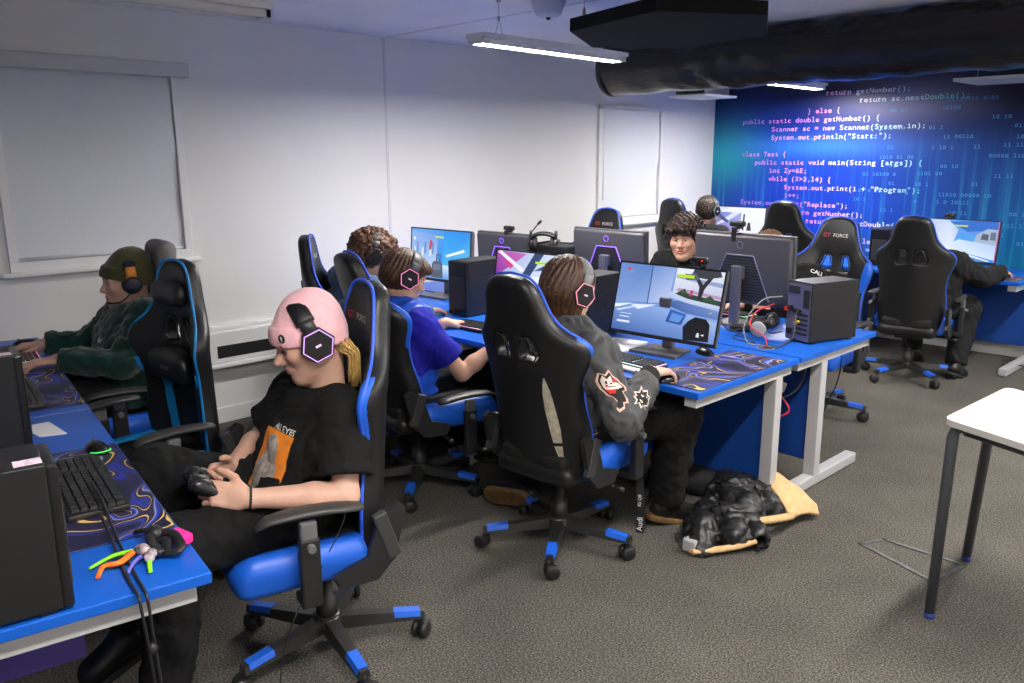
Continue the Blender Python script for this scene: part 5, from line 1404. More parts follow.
# --- pink beanie -----------------------------------------------------------
J = dict(pelvis=(-2.33, 1.23, .560), chest=(-2.305, 1.335, .765), neck=(-2.285, 1.37, .905), head=(-2.285, 1.315, 1.084), shL=(-2.135, 1.335, .855), shR=(-2.475, 1.375, .86),
         elL=(-2.045, 1.270, .645), wrL=(-2.165, 1.010, .678), elR=(-2.60, 1.30, .70), wrR=(-2.435, 1.085, .668), hipL=(-2.24, 1.22, .555), hipR=(-2.43, 1.24, .555),
         knL=(-2.20, .80, .575), anL=(-2.20, .74, .10), knR=(-2.545, .90, .67), anR=(-2.50, .76, .21))
grip = [(.5, .9, .7), (.55, .95, .7), (.6, 1.0, .7), (.6, 1.0, .7)]
pB = Person('person in a pink beanie and black orange print T-shirt holding a game controller', J, -111, -20, 2, SK, (.22, .14, .07), 1.0, .0028, .0028, 'LR', 'LR', 1.0, 1.05,
            {'L': ((-.62, -.74, .20), (-.70, .45, -.50), -1, grip, (.3, .1)), 'R': ((.42, -.86, .22), (.8, .35, -.45), 1, grip, (.3, .1))})
shB, vB = pB.shirt(BLACKT, 't_shirt', .020, .76, 11, .0042, .50, .074, nkdrop=.055)
pB.trousers(BLACKP, .030, 12, .006)
pB.shoe('L', (-2.22, .54, .03), BOOT, BSOLE); pB.shoe('R', (-2.52, .60, .14), BOOT, BSOLE, up=(0, .2, 1))
bB = beanie(pB, '#eeb6bd', low=.033, top=.0, ang=22)
W = pB.W; O = pB.O
m = MB(); c = pB.W(.035, .105, .055); m.ball(c, (.008, .008, .013), 10); 
o = decal(pB.o, bB, 'beanie_badge', [[(.0105*math.cos(a), .0135*math.sin(a)) for a in [2*PI*i/14 for i in range(14)]]], Vector(W(-.070, .078, .052)-O), pB.M @ np.array((-.55, -.83, 0)), pB.M[:, 2], mat('badge_black', (.012, .012, .012, 1), .4), .003)
o = decal(pB.o, bB, 'beanie_badge', [[(-.0016, -.008), (.0016, -.008), (.004, .007), (-.003, .007)]], Vector(W(-.070, .078, .052)-O), pB.M @ np.array((-.55, -.83, 0)), pB.M[:, 2], mat('badge_cream', (.65, .6, .5, 1), .4), .0042)
o = decal(pB.o, bB, 'beanie_stud', [[(.0042*math.cos(a), .0042*math.sin(a)) for a in [2*PI*i/8 for i in range(8)]]], Vector(W(-.062, .088, .030)-O), pB.M @ np.array((-.55, -.83, 0)), pB.M[:, 2], mat('stud_red', (.5, .02, .02, 1), .4), .003)
# blond hair falling behind the ear
m = MB(); g = random.Random(4)
for i in range(46):
    f = i/45; q = (f-.5)*2
    a = W(-.045-.03*(1-abs(q)), -.060-.05*f, -.030-.012*g.random()); b = W(-.050-.02*g.random(), -.085-.035*f, -.090); c = np.array(W(-.050+.012*g.random(), -.055-.035*f, -.165-.03*g.random())); 
    m.tube([Vector(p) for p in smoothpath([a, (a+b)/2+np.array((g.uniform(-.003, .003), g.uniform(-.003, .003), 0)), b, c], 3)], [.0042]*4+[.004]*4+[.003, .0022], 5)
pB.addmb('hair', m, hair_mat('#c09a5a'))
m = MB(); rnd = random.Random(9)
for i in range(22):
    a = 2*PI*i/22; d = unit(J['wrL']-np.array(J['elL'])) if not isinstance(J['wrL'], tuple) else unit(np.array(J['wrL'])-np.array(J['elL'])); e1 = unit(np.cross(d, (0, 0, 1))); e2 = np.cross(d, e1)
    m.ball(np.array(J['wrL'])-d*.012+(e1*math.cos(a)+e2*math.sin(a)*1.0)*.0315, .0046, 8)
pB.addmb('bead_bracelet', m, mat('bead_black', (.012, .012, .012, 1), .25))
# shirt print: orange block, grey stone figure, white words
fB = Vector((-.05, -.93, .35)); lf = Vector((.94, -.05, -.13)); og = Vector(np.array((-2.285, 1.16, .715))-O)
uu = Vector((.98, -.06, .0)).normalized(); vv = Vector((.03, .50, .86)).normalized(); nn_ = uu.cross(vv)
OR = mat('print_orange', (.80, .235, .02, 1), .8, var=.15, vscale=30); GRY = mat('print_grey', (.33, .30, .27, 1), .85, var=.45, vscale=55); WHT = mat('print_white', (.72, .72, .70, 1), .8)
decal(pB.o, shB, 'shirt_print', [[(-.075, -.095), (.075, -.095), (.075, .10), (-.075, .10)]], og, uu, vv, OR, .002, nn_)
decal(pB.o, shB, 'print_figure', [[(-.062, -.095), (-.02, -.098), (.02, -.096), (.045, -.09), (.038, -.05), (.046, -.015), (.030, .02), (.028, .05), (.012, .082), (-.018, .088), (-.038, .062), (-.036, .025), (-.058, -.005), (-.066, -.05)]], og, uu, vv, GRY, .0032, nn_)
def word_polys(txt, size, x, y, rot=0):
    V, F = text_data(txt, size, .02); a = math.cos(rot), math.sin(rot); x0 = min(v.x for v in V); x1 = max(v.x for v in V)
    P = [(x+(v.x-(x0+x1)/2)*a[0]-v.y*a[1], y+(v.x-(x0+x1)/2)*a[1]+v.y*a[0]) for v in V]
    return [[P[i] for i in f] for f in F]
decal(pB.o, shB, 'print_lettering', word_polys('ALL EYES', .026, .02, .103)+word_polys('ON ME', .024, -.01, -.128), og, uu, vv, WHT, .0036, nn_)
hB = headset('black headset with glowing hexagon ring over the pink beanie', head_matrix(pB, -.004, -.010, -4), ring=('#c88af0', 1.0), mic=0, half=.099, top=.138, sil='#2a2a2b')
# controller in the hands
v = Vox((-.1, -.08, -.05), (.1, .09, .05), .003)
v.box((0, .01, .004), (.055, .03, .016), .014, .02)
for q in (-1, 1): v.cap((q*.050, .018, .003), (q*.062, -.050, -.012), .024, .015, .025); v.cap((q*.03, .034, .004), (q*.05, .030, .004), .013, None, .012)
t = thing('game_controller', 'black game controller in the hands of the pink beanie person', 'controller', (-2.285, .935, .715), R(165))
t.rotation_euler = (R(20), 0, R(165)); vox_obj('shell', v, BLKG, t)
for q in (-1, 1):
    m = MB(); c = (q*.026 if q > 0 else -.045, .0 if q > 0 else .016, .02); m.lathe([(.006, 0), (.006, .008), (.0095, .01), (.009, .014)], c, n=14); m.build('thumb_stick', GREYP, t)
m = MB()
for i in range(4): a = PI/2*i; m.lathe([(.0045, 0), (.004, .003)], (.046+.010*math.cos(a), .016+.010*math.sin(a), .019), n=10)
m.build('buttons', mat('pad_buttons', (.25, .22, .1, 1), .35), t)
m = MB(); m.tube(smoothpath([(-2.335, .905, .71), (-2.40, .88, .66), (-2.44, .87, .58), (-2.42, .80, .50), (-2.38, .78, .40), (-2.30, .70, .30)], 8), .0022, 6)
tag(m.build('controller_cable', CABLE), 'thin cable hanging from the game controller over the black knees', 'cable')
m = MB(); m.tube(smoothpath([W(.100, .0, -.05), W(.102, .02, -.09), W(.11, .0, -.16), (-2.15, 1.36, .84), (-2.155, 1.32, .72), (-2.09, 1.30, .60), (-2.06, 1.25, .53), (-2.05, 1.16, .42), (-2.02, 1.06, .33), (-2.035, 1.02, .2), (-2.02, .98, .02), (-1.99, .88, .008)], 8), .0022, 6)
tag(m.build('headset_cable', CABLE), 'headset cable running down over the black T-shirt to the floor', 'cable')

# --- green hoodie ----------------------------------------------------------
J = dict(pelvis=(-4.080, 1.34, .56), chest=(-4.075, 1.39, .80), neck=(-4.070, 1.415, .915), head=(-4.070, 1.395, 1.074), shL=(-3.895, 1.42, .925), shR=(-4.255, 1.46, .925),
         elL=(-3.830, 1.255, .735), wrL=(-3.970, 1.035, .775), elR=(-4.330, 1.26, .75), wrR=(-4.360, 1.08, .775), hipL=(-3.990, 1.38, .55), hipR=(-4.170, 1.38, .55), knL=(-3.950, .95, .57), anL=(-3.950, .90, .10), knR=(-4.190, .98, .57), anR=(-4.190, .92, .10))
typ = [(.25, .35, .3), (.3, .4, .3), (.35, .45, .3), (.4, .5, .3)]
pA = Person('person in a dark green hoodie and olive beanie, arms reaching over the left desk', J, -101, -4, 0, (.55, .34, .27), (.06, .04, .03), 1., .0032, .003, 'LR', '', .95, 1.0,
            {'L': ((-.22, -.97, -.05), (0, 0, -1), -1, typ, (.4, .2)), 'R': ((-.30, -.95, -.03), (0, 0, -1), 1, typ, (.4, .2))})
GH = cloth('green_fleece', '#0b332b', .95, .35, 300, .12, .3)
hA, vA = pA.shirt(GH, 'hoodie', .030, 1, 21, .006, .50, .068, .007, True, ga=.014, nkdrop=.06)
v = Vox(J['neck']-np.array((.2, .2, .12)), J['neck']+np.array((.2, .22, .12)), .006); nb = np.array(J['neck'])
v.cap(nb+(-.06, .07, .03), nb+(.06, .07, .03), .055, None, .04); v.cap(nb+(.075, .03, .02), nb+(.06, -.08, -.03), .030, .02, .04); v.cap(nb+(-.075, .03, .02), nb+(-.06, -.08, -.03), .030, .02, .04); v.cap(nb+(-.04, .085, .0), nb+(.04, .085, -.02), .06, None, .04)
v.warp(folds(5, .005, 40)); pA.add('hood', v, GH)
pA.trousers(BLACKP, .028, 22)
for S_, tx in (('L', -3.98), ('R', -4.22)): pA.shoe(S_, (tx, .70, .03), BOOT, BSOLE)
bA = beanie(pA, '#3a3a14', low=.040, top=.004, ang=18)
headset('navy headset with orange arm over the olive beanie', head_matrix(pA, -.006, -.012, 0), band='#12162e', cup='#12162e', ring=None, mic=-1, round_cup=True, half=.093, top=.128, accent='#e08a3a', sil='#1a1e36')
decal(pA.o, hA, 'hoodie_emblem', [[(-.02, -.015), (-.012, .012), (0, -.004), (.016, .014), (.008, -.012)]], Vector(np.array((-3.99, 1.27, .82))-pA.O), (.9, -.3, 0), (0, .2, 1), mat('emblem_pale', (.4, .45, .42, 1), .7), .003)

# --- blue gilet ------------------------------------------------------------
J = dict(pelvis=(-3.330, 2.46, .53), chest=(-3.325, 2.41, .755), neck=(-3.325, 2.425, .925), head=(-3.320, 2.465, 1.060), shL=(-3.500, 2.46, .865), shR=(-3.140, 2.405, .860),
         elR=(-3.055, 2.60, .590), wrR=(-2.980, 2.80, .735), elL=(-3.550, 2.63, .64), wrL=(-3.435, 2.815, .765), hipL=(-3.420, 2.5, .52), hipR=(-3.240, 2.49, .52), knR=(-3.190, 2.93, .54), anR=(-3.190, 2.90, .10), knL=(-3.470, 2.94, .54), anL=(-3.470, 2.90, .10))
pC = Person('person in a blue padded gilet with glowing headset, bare arm on the armrest', J, 72, -24, 0, (.60, .35, .25), (.06, .035, .02), 1., .003, .003, 'LR', 'LR', 1., 1.,
            {'L': ((.12, .97, -.12), (0, 0, -1), -1, typ, (.4, .2)), 'R': ((.2, .97, -.05), (0, 0, -1), 1, typ, (.4, .2))})
BT = cloth('royal_blue_tee', '#20209c', .85); BG = mat('blue_gilet', (.012, .075, .50, 1), .33, var=.25, vscale=9, bump=.3, bscale=40)
pC.shirt(BT, 't_shirt', .016, .70, 31, .004, .48, .066)
pC.shirt(BG, 'padded_gilet', .036, .3, 33, .004, .46, .075, .007, False, .0045, 0, 1, True)
pC.trousers(cloth('navy_trousers', '#10141f', .9), .026, 34)
for S_ in 'LR': pC.shoe(S_, (J['an'+S_][0], 3.1, .03), BOOT, BSOLE)
pC.hair_cap('#4a2c18', .0, 3, .014, .005, 60, (.045, .045), .004, fringe=.03, low=-.06)
headset('headset with pink hexagon ring on the short brown hair by the blue gilet', head_matrix(pC, .0, -.012, -8), ring=('#e86aa6', 1.0), mic=0, half=.094, top=.132, band='#3b3b3d', sil='#606265')

# --- denim blue hoodie by the wall -----------------------------------------
J = dict(pelvis=(-3.90, 2.52, .56), chest=(-3.91, 2.53, .80), neck=(-3.91, 2.585, .97), head=(-3.87, 2.665, 1.112), shR=(-3.75, 2.56, .915), shL=(-4.1, 2.62, .915),
         elR=(-3.70, 2.75, .70), wrR=(-3.78, 2.95, .77), elL=(-4.16, 2.78, .71), wrL=(-4.02, 2.97, .77), hipL=(-4.0, 2.55, .55), hipR=(-3.81, 2.53, .55), knR=(-3.78, 2.95, .56), anR=(-3.78, 2.90, .10), knL=(-4.02, 2.97, .56), anL=(-4.02, 2.92, .10))
pD = Person('person in a denim blue hoodie with curly brown hair beside the white wall', J, 62, -10, 0, (.60, .36, .27), (.08, .05, .03), 1., .004, .004, 'LR', '', 1., 1.,
            {'L': ((.1, .98, -.1), (0, 0, -1), -1, typ, (.4, .2)), 'R': ((.1, .98, -.1), (0, 0, -1), 1, typ, (.4, .2))})
DH = cloth('denim_blue_fleece', '#4b607f', .95, .3, 200, .15, .2)
pD.shirt(DH, 'hoodie', .030, 1, 41, .006, .48, .068, .008, True)
nb = np.array(J['neck']); v = Vox(nb-.24, nb+.16, .007)
v.cap(nb+(-.09, -.085, .035), nb+(.06, -.095, .03), .050, None, .04); v.cap(nb+(-.03, -.10, -.02), nb+(.02, -.12, -.075), .055, .03, .05); v.cap(nb+(.08, -.06, .04), nb+(.10, .03, .0), .030, .022, .04); v.cap(nb+(-.11, -.05, .04), nb+(-.10, .05, .0), .030, .022, .04)
v.warp(folds(6, .006, 40)); pD.add('hood', v, DH)
pD.trousers(BLACKP, .026, 42)
for S_ in 'LR': pD.shoe(S_, (J['an'+S_][0], 3.1, .03), BOOT, BSOLE, h=.008)
pD.hair_cap('#5a3a22', .0, 7, .026, .012, 60, (.035, .045), .0045, curl=100, fringe=.03, low=-.03)
headset('dark headset band over the curly hair by the denim blue hood', head_matrix(pD, .0, -.012, 0), ring=None, mic=0, half=.094, top=.140, band='#2a2a2c', sil='#505254')

# --- grey jacket -----------------------------------------------------------
J = dict(pelvis=(-2.28, 2.47, .56), chest=(-2.255, 2.475, .79), neck=(-2.255, 2.485, .965), head=(-2.262, 2.515, 1.105), shR=(-2.045, 2.43, .885), shL=(-2.445, 2.52, .895),
         elR=(-1.880, 2.40, .650), wrR=(-1.950, 2.665, .790), elL=(-2.55, 2.64, .68), wrL=(-2.43, 2.83, .775), hipR=(-2.18, 2.50, .55), hipL=(-2.38, 2.51, .55), knR=(-2.015, 2.965, .535), anR=(-2.065, 2.965, .10), knL=(-2.58, 2.95, .46), anL=(-2.62, 2.62, .10))
mou = [(.35, .45, .3), (.40, .50, .3), (.40, .5, .35), (.45, .5, .4)]
pF = Person('person with long brown hair in a charcoal jacket with sleeve patches', J, 80, -14, 0, (.62, .40, .31), (.05, .03, .02), 1., .0034, .003, 'LR', '', 1., 1.,
            {'L': ((.1, .97, -.1), (0, 0, -1), -1, typ, (.4, .2)), 'R': ((.02, .97, -.10), (0, -.1, -1), 1, mou, (.3, .3))})
JK = mat('charcoal_jacket', srgb('#47484a'), .6, spec=.3, var=.12, vscale=14, bump=.2, bscale=240); CUF = cloth('dark_rib', '#232323', .9)
jF, vF = pF.shirt(JK, 'bomber_jacket', .032, 1, 51, .0068, .47, .070, .0065, True, ga=.013, cuffs=2)
nb = np.array(J['neck']); v = Vox(nb-.16, nb+.14, .006)
v.cap(nb+(-.05, -.045, .0), nb+(.05, -.045, .0), .045, None, .03); v.cap(nb+(-.07, -.01, -.015), nb+(-.05, .05, -.04), .038, .03, .03); v.cap(nb+(.07, -.02, -.015), nb+(.06, .04, -.04), .038, .03, .03); v.cap(nb+(.0, -.06, -.03), nb+(.13, -.045, -.035), .05, .035, .04); v.warp(folds(8, .004, 40)); pF.add('collar', v, BLACKT)
for S_ in 'LR':
    el, wr = np.array(J['el'+S_]), np.array(J['wr'+S_]); d = unit(wr-el)
    v = Vox(wr-.12, wr+.09, .0045); v.cap(wr-d*.062, wr-d*.008, .048, .042, 0); v.plane(wr-d*.004, d, .004); v.plane(wr-d*.066, -d, .004); e1 = unit(np.cross(d, (0, 0, 1))); e2 = np.cross(d, e1)
    v.warp(lambda P: .0016*np.sin(((P-wr) @ d)*2*PI/.011)); o = pF.add('cuff', v, CUF)
# waist rib with pale stripes
lat = unit(np.array(J['shL'])-J['shR']); pel = np.array(J['pelvis'])
v = Vox(pel-.30, pel+.30, .007); v.cap(pel+(0, 0, -.02), pel+(0, 0, .02), .146, .146, 0, 'u', (lat, 1.42)); v.plane(pel+(0, 0, -.07), (0, 0, -1), .01); v.plane(pel+(0, 0, .02), (0, 0, 1), .01); v.warp(folds(52, .006, 30))
k = NT('striped_rib'); tc = k.add('ShaderNodeTexCoord'); sp = k.add('ShaderNodeSeparateXYZ'); k.link(tc.outputs['Object'], sp.inputs[0]); f = k.math('FRACT', k.math('MULTIPLY', sp.outputs['Z'], 42.)); k.link(k.ramp(f, [(.0, (.012, .012, .012, 1)), (.80, (.012, .012, .012, 1)), (.83, (.42, .40, .36, 1))], 'CONSTANT'), k.bsdf.inputs['Base Color']); k.bsdf.inputs['Roughness'].default_value = .9
pF.add('waistband', v, k.m)
pF.trousers(BLACKP, .040, 54, .006)
pF.shoe('R', (-1.965, 3.19, .03), BOOT, SOLE, sole=.030); pF.shoe('L', (-2.84, 2.60, .06), BOOT, SOLE, up=(.1, .95, .3), sole=.030)
pF.hair_cap('#4a2f1e', .075, 9, .020, .0045, 60, (.05, .045), .004, low=-.02)
headset('headset with pink hexagon ring on the long brown hair', head_matrix(pF, -.004, -.006, -6), ring=('#e87a96', 1.0), mic=0, half=.097, top=.140, band='#77787a', sil='#8d8e90')
# sleeve patches
def blob(cx, cy, rx, ry, n=18, w=0., k_=3, ph=0.): return [(cx+rx*(1+w*math.sin(k_*2*PI*i/n+ph))*math.cos(2*PI*i/n), cy+ry*(1+w*math.sin(k_*2*PI*i/n+ph))*math.sin(2*PI*i/n)) for i in range(n)]
PW = mat('patch_cream', (.66, .60, .54, 1), .85); PR = mat('patch_red', (.62, .02, .02, 1), .8); PK = mat('patch_black', (.010, .010, .010, 1), .85); PI_ = mat('patch_pink_edge', (.72, .44, .36, 1), .85)
sh, el, wr = (np.array(J[q]) for q in ('shR', 'elR', 'wrR'))
ax = unit(el-sh); nrm = unit(np.array((.72, -.58, .36))); nrm = unit(nrm-ax*(nrm @ ax)); uu = np.cross(-ax, nrm)
og = sh*.42+el*.58-pF.O
out1 = [(-.030, .078), (-.012, .060), (.004, .072), (.012, .050), (.030, .030), (.046, .000), (.044, -.014), (.028, -.016), (.034, -.045), (.030, -.062), (.016, -.060), (.010, -.078), (-.012, -.084), (-.018, -.070), (-.006, -.050), (-.012, -.026), (-.030, -.010), (-.042, .020), (-.044, .055)]
decal(pF.o, jF, 'sleeve_patch', [[(x*1.12, y*1.08) for x, y in out1]], og, uu, -ax, PI_, .002, nrm)
decal(pF.o, jF, 'patch_field', [[(x*.93, y*.95) for x, y in out1]], og, uu, -ax, PK, .003, nrm)
decal(pF.o, jF, 'patch_face', [[(-.034, .05), (-.022, .066), (-.012, .046), (.004, .056), (.008, .036), (.030, .018), (.036, .0), (.014, -.004), (-.004, .0), (-.026, .004), (-.034, .024)]], og, uu, -ax, PW, .0038, nrm)
decal(pF.o, jF, 'patch_red_shapes', [[(-.030, .008), (-.010, .002), (.006, -.006), (.0, -.016), (-.020, -.010)], blob(.012, .034, .008, .007, 10), [(-.026, .02), (-.02, .016), (-.012, .024), (-.022, .03)]], og, uu, -ax, PR, .0045, nrm)
decal(pF.o, jF, 'patch_marks', [blob(-.018, .036, .004, .006, 8), blob(-.002, .026, .004, .004, 8), [(-.02, .014), (.01, .008), (.01, .011), (-.02, .017)]], og, uu, -ax, PK, .0048, nrm)
ax2 = unit(wr-el); nrm2 = unit(np.array((.80, -.50, .30))); nrm2 = unit(nrm2-ax2*(nrm2 @ ax2)); u2_ = np.cross(ax2, nrm2); og2 = el*.66+wr*.34-pF.O
out2 = [(-.026, .050), (-.012, .036), (.002, .052), (.008, .034), (.024, .036), (.020, .016), (.034, .004), (.022, -.008), (.030, -.026), (.012, -.022), (.010, -.044), (-.006, -.030), (-.018, -.046), (-.020, -.026), (-.036, -.020), (-.026, -.004), (-.036, .014), (-.022, .022)]
decal(pF.o, jF, 'sleeve_patch', [[(x*1.1, y*1.1) for x, y in out2]], og2, u2_, ax2, PW, .002, nrm2)
decal(pF.o, jF, 'patch_field', [[(x*.86, y*.88) for x, y in out2]], og2, u2_, ax2, PK, .003, nrm2)
decal(pF.o, jF, 'patch_marks', [blob(-.006, .012, .007, .006, 10, .3), [(-.012, -.012), (.008, -.006), (.004, -.018), (-.008, -.022)], [(.006, .02), (.014, .012), (.012, .022)]], og2, u2_, ax2, PW, .0038, nrm2)

# --- person looking over the monitor ---------------------------------------
J = dict(pelvis=(-3.30, 4.88, .56), chest=(-3.28, 4.87, .80), neck=(-3.26, 4.83, .955), head=(-3.245, 4.765, 1.092), shL=(-3.05, 4.84, .91), shR=(-3.47, 4.86, .91),
         elL=(-3.0, 4.62, .72), wrL=(-3.12, 4.36, .77), elR=(-3.52, 4.64, .72), wrR=(-3.40, 4.37, .77), hipL=(-3.2, 4.85, .55), hipR=(-3.4, 4.85, .55), knL=(-3.17, 4.42, .56), anL=(-3.17, 4.46, .10), knR=(-3.42, 4.42, .56), anR=(-3.42, 4.46, .10))
pG = Person('dark curly haired person in black facing the camera above the monitors', J, -72, -4, 3, (.62, .35, .24), (.03, .018, .012), 1.12, .0034, .004, 'LR', '', 1.14, 1.,
            {'L': ((-.1, -.98, -.1), (0, 0, -1), -1, typ, (.4, .2)), 'R': ((.1, -.98, -.1), (0, 0, -1), 1, typ, (.4, .2))}, '#20140c')
pG.shirt(DKG, 'sweatshirt', .026, 1, 61, .005, .48, .072, .009, True); pG.trousers(BLACKP, .026, 62, h=.010)
for S_ in 'LR': pG.shoe(S_, (J['an'+S_][0], 4.25, .03), BOOT, BSOLE, h=.008)
pG.hair_cap('#2c1e15', .0, 13, .030, .013, 60, (.040, .045), .0036, curl=105, fringe=.06, low=-.01)
headset('headset on the dark curly hair facing the camera', head_matrix(pG, -.004, -.02, 6), ring=None, mic=0, half=.099, top=.135, band='#141416', round_cup=True, sil='#3a4450')

# --- person bent behind the big monitor back --------------------------------
J = dict(pelvis=(-2.40, 4.98, .56), chest=(-2.42, 4.88, .79), neck=(-2.53, 4.80, .925), head=(-2.600, 4.725, 1.045), shL=(-2.34, 4.76, .925), shR=(-2.70, 4.83, .90),
         elL=(-2.26, 4.52, .76), wrL=(-2.52, 4.325, .785), elR=(-2.80, 4.6, .75), wrR=(-2.76, 4.38, .785), hipL=(-2.32, 4.95, .55), hipR=(-2.5, 4.95, .55), knL=(-2.3, 4.46, .56), anL=(-2.3, 4.48, .10), knR=(-2.55, 4.46, .56), anR=(-2.55, 4.48, .10))
pH = Person('person bent down behind the large grey monitor back, sleeves on the desk', J, -98, -30, 0, (.62, .38, .28), (.1, .06, .04), 1., .004, .0035, 'LR', '', 1., 1.,
            {'L': ((-.72, -.60, -.10), (0, 0, -1), -1, typ, (.4, .2)), 'R': ((-.4, -.9, -.1), (0, 0, -1), 1, typ, (.4, .2))}, face=False)
hH, _ = pH.shirt(BLACKT, 'black_hoodie', .026, 1, 71, .005, .48, .072, .008, True); pH.trousers(BLACKP, .026, 72, h=.010)
for S_ in 'LR': pH.shoe(S_, (J['an'+S_][0], 4.27, .03), BOOT, BSOLE, h=.008)
pH.hair_cap('#6a4a2e', .0, 15, .016, .007, 60, (.045, .045), .0045, low=-.03)
el, wr = np.array(J['elL']), np.array(J['wrL']); ax = unit(wr-el); nn_ = unit(np.array((.35, -.75, .55))); nn_ = unit(nn_-ax*(nn_ @ ax)); uu = np.cross(ax, nn_)
decal(pH.o, hH, 'sleeve_print', [[(-.035, -.05), (.035, -.05), (.035, .05), (-.035, .05)]], el*.30+wr*.70-pH.O, uu, ax, mat('print_salmon', (.60, .27, .18, 1), .8, var=.3, vscale=60), .003, nn_)
sh = np.array(J['shL']); nn_ = unit((.62, -.72, .3)); up_ = unit(np.array((0, 0, 1))-nn_*nn_[2]); 
decal(pH.o, hH, 'shoulder_lettering', word_polys('CALI', .034, 0, -.015, -.3), sh+np.array((.02, 0, .02))-pH.O, np.cross(up_, nn_), up_, WHT, .004, nn_)

# --- person at the far corner ------------------------------------------------
J = dict(pelvis=(-4.34, 6.58, .56), chest=(-4.32, 6.60, .82), neck=(-4.30, 6.60, .99), head=(-4.262, 6.62, 1.15), shR=(-4.11, 6.60, .935), shL=(-4.50, 6.62, .935),
         elR=(-4.05, 6.80, .75), wrR=(-4.16, 7.0, .77), elL=(-4.56, 6.82, .75), wrL=(-4.45, 7.02, .77), hipL=(-4.43, 6.6, .55), hipR=(-4.24, 6.6, .55), knR=(-4.22, 7.03, .56), anR=(-4.22, 7.0, .10), knL=(-4.46, 7.03, .56), anL=(-4.46, 7.0, .10))
pI = Person('person with short dark hair seen from behind at the far corner monitor', J, 84, 0, 0, (.58, .35, .26), (.03, .02, .01), 1., .0045, .005, 'LR', '', 1., 1.,
            {'L': ((0, .98, -.1), (0, 0, -1), -1, typ, (.4, .2)), 'R': ((0, .98, -.1), (0, 0, -1), 1, typ, (.4, .2))}, face=False)
pI.shirt(cloth('dark_hoodie', '#232325', .9), 'hoodie', .028, 1, 81, .005, .48, .066, .010, True); pI.trousers(BLACKP, .026, 82, h=.011)
for S_ in 'LR': pI.shoe(S_, (J['an'+S_][0], 7.2, .03), BOOT, BSOLE, h=.009)
pI.hair_cap('#33261c', .0, 17, .012, .006, 60, (.045, .045), .005, low=-.05)
headset('headset on the short dark hair at the far corner', head_matrix(pI, 0, -.01, 0), ring=('#3a8a88', .3), mic=0, half=.094, top=.130, band='#1c1c1e', sil='#606870')

# --- person at the mural, mostly behind the chair ----------------------------
J = dict(pelvis=(-2.24, 6.44, .56), chest=(-2.25, 6.47, .76), neck=(-2.28, 6.49, .915), head=(-2.39, 6.51, 1.035), shR=(-2.06, 6.45, .87), shL=(-2.46, 6.50, .87),
         elR=(-1.93, 6.62, .76), wrR=(-1.885, 6.86, .785), elL=(-2.46, 6.68, .74), wrL=(-2.36, 6.90, .78), hipR=(-2.14, 6.46, .55), hipL=(-2.34, 6.48, .55), knR=(-2.05, 6.74, .51), anR=(-2.03, 6.58, .10), knL=(-2.46, 6.88, .56), anL=(-2.46, 6.86, .10))
pJ = Person('person in black hidden behind the mural chair, right arm on the desk', J, 80, -5, 0, (.62, .38, .28), (.03, .02, .01), 1., .0045, .0045, 'LR', '', 1., 1.,
            {'L': ((0, .98, -.1), (0, 0, -1), -1, typ, (.4, .2)), 'R': ((.12, .98, -.08), (0, 0, -1), 1, typ, (.4, .2))}, face=False)
pJ.shirt(DKG, 'black_hoodie', .032, 1, 91, .006, .46, .066, .009, True); pJ.trousers(cloth('washed_black_trousers', '#1b1b1d', .9), .035, 92, h=.010)
for S_, ty in (('L', 7.06), ('R', 6.78)): pJ.shoe(S_, (J['an'+S_][0]+.02, ty, .03), BOOT, BSOLE, h=.008)
pJ.hair_cap('#33261c', .0, 19, .014, .006, 60, (.045, .045), .005, low=-.05)
headset('headset worn behind the mural chair, cyan edge showing', head_matrix(pJ, 0, -.01, 0), ring=('#3a8a88', .3), mic=0, half=.094, top=.130, band='#1c1c1e')
# ------------------------------------------------------------------ white table
t = thing('side_table', 'white topped table with splayed dark metal legs at the right edge', 'table', (-.95, 3.02, 0))
e1 = Vector((.93, -.34)).normalized(); A = Vector((0, 0)); B = Vector((.03, .60)); quad = [A, A+e1*1.15, B+e1*1.05, B]
def rounded(poly, r, n=5):
    out = []
    for i in range(len(poly)):
        p, a, b = poly[i], poly[i-1], poly[(i+1) % len(poly)]; da, db = (a-p).normalized(), (b-p).normalized()
        p1, p2 = p+da*r, p+db*r
        for k in range(n+1): f = k/n; out.append(tuple(p1*(1-f)**2+p*2*f*(1-f)+p2*f*f))
    return out
m = MB(); m.prism(rounded(quad, .04), .722, .745); m.build('table_top', mat('white_laminate', (.46, .45, .42, 1), .4), t)
FRM = mat('dark_tube_frame', (.085, .088, .10, 1), .4, .4)
inn = [p+(((quad[0]+quad[2])/2)-p).normalized()*.075 for p in quad]
m = MB()
for i in range(4): a, b = inn[i], inn[(i+1) % 4]; m.tube([(a.x, a.y, .705), (b.x, b.y, .705)], .014, 8)
m.build('under_frame', FRM, t)
tops = [(-.925, 3.06), (.13, 2.70), (.05, 3.18), (-.925, 3.50)]; feet = [(-.913, 2.991), (.18, 2.62), (.10, 3.22), (-.970, 3.556)]
for (ax_, ay_), (bx_, by_) in zip(tops, feet):
    a = Vector((ax_+.95, ay_-3.02, 0)); b = Vector((bx_+.95, by_-3.02, 0)); d = (b-a)
    m = MB(); m.tube([a+Vector((.03, .0, .706)), a+Vector((.006, 0, .704)), a+d*.05+Vector((0, 0, .675)), b+Vector((0, 0, .02))], [.016, .018, .019, .017], 12, flat=1.25, up=(1, .2, 0)); lg = m.build('leg', FRM, t)
    m = MB(); m.lathe([(.018, 0), (.019, .010), (.016, .022)], b, n=14); m.build('foot_cap', mat('foot_cap_blue', (.03, .06, .30, 1), .5), lg)
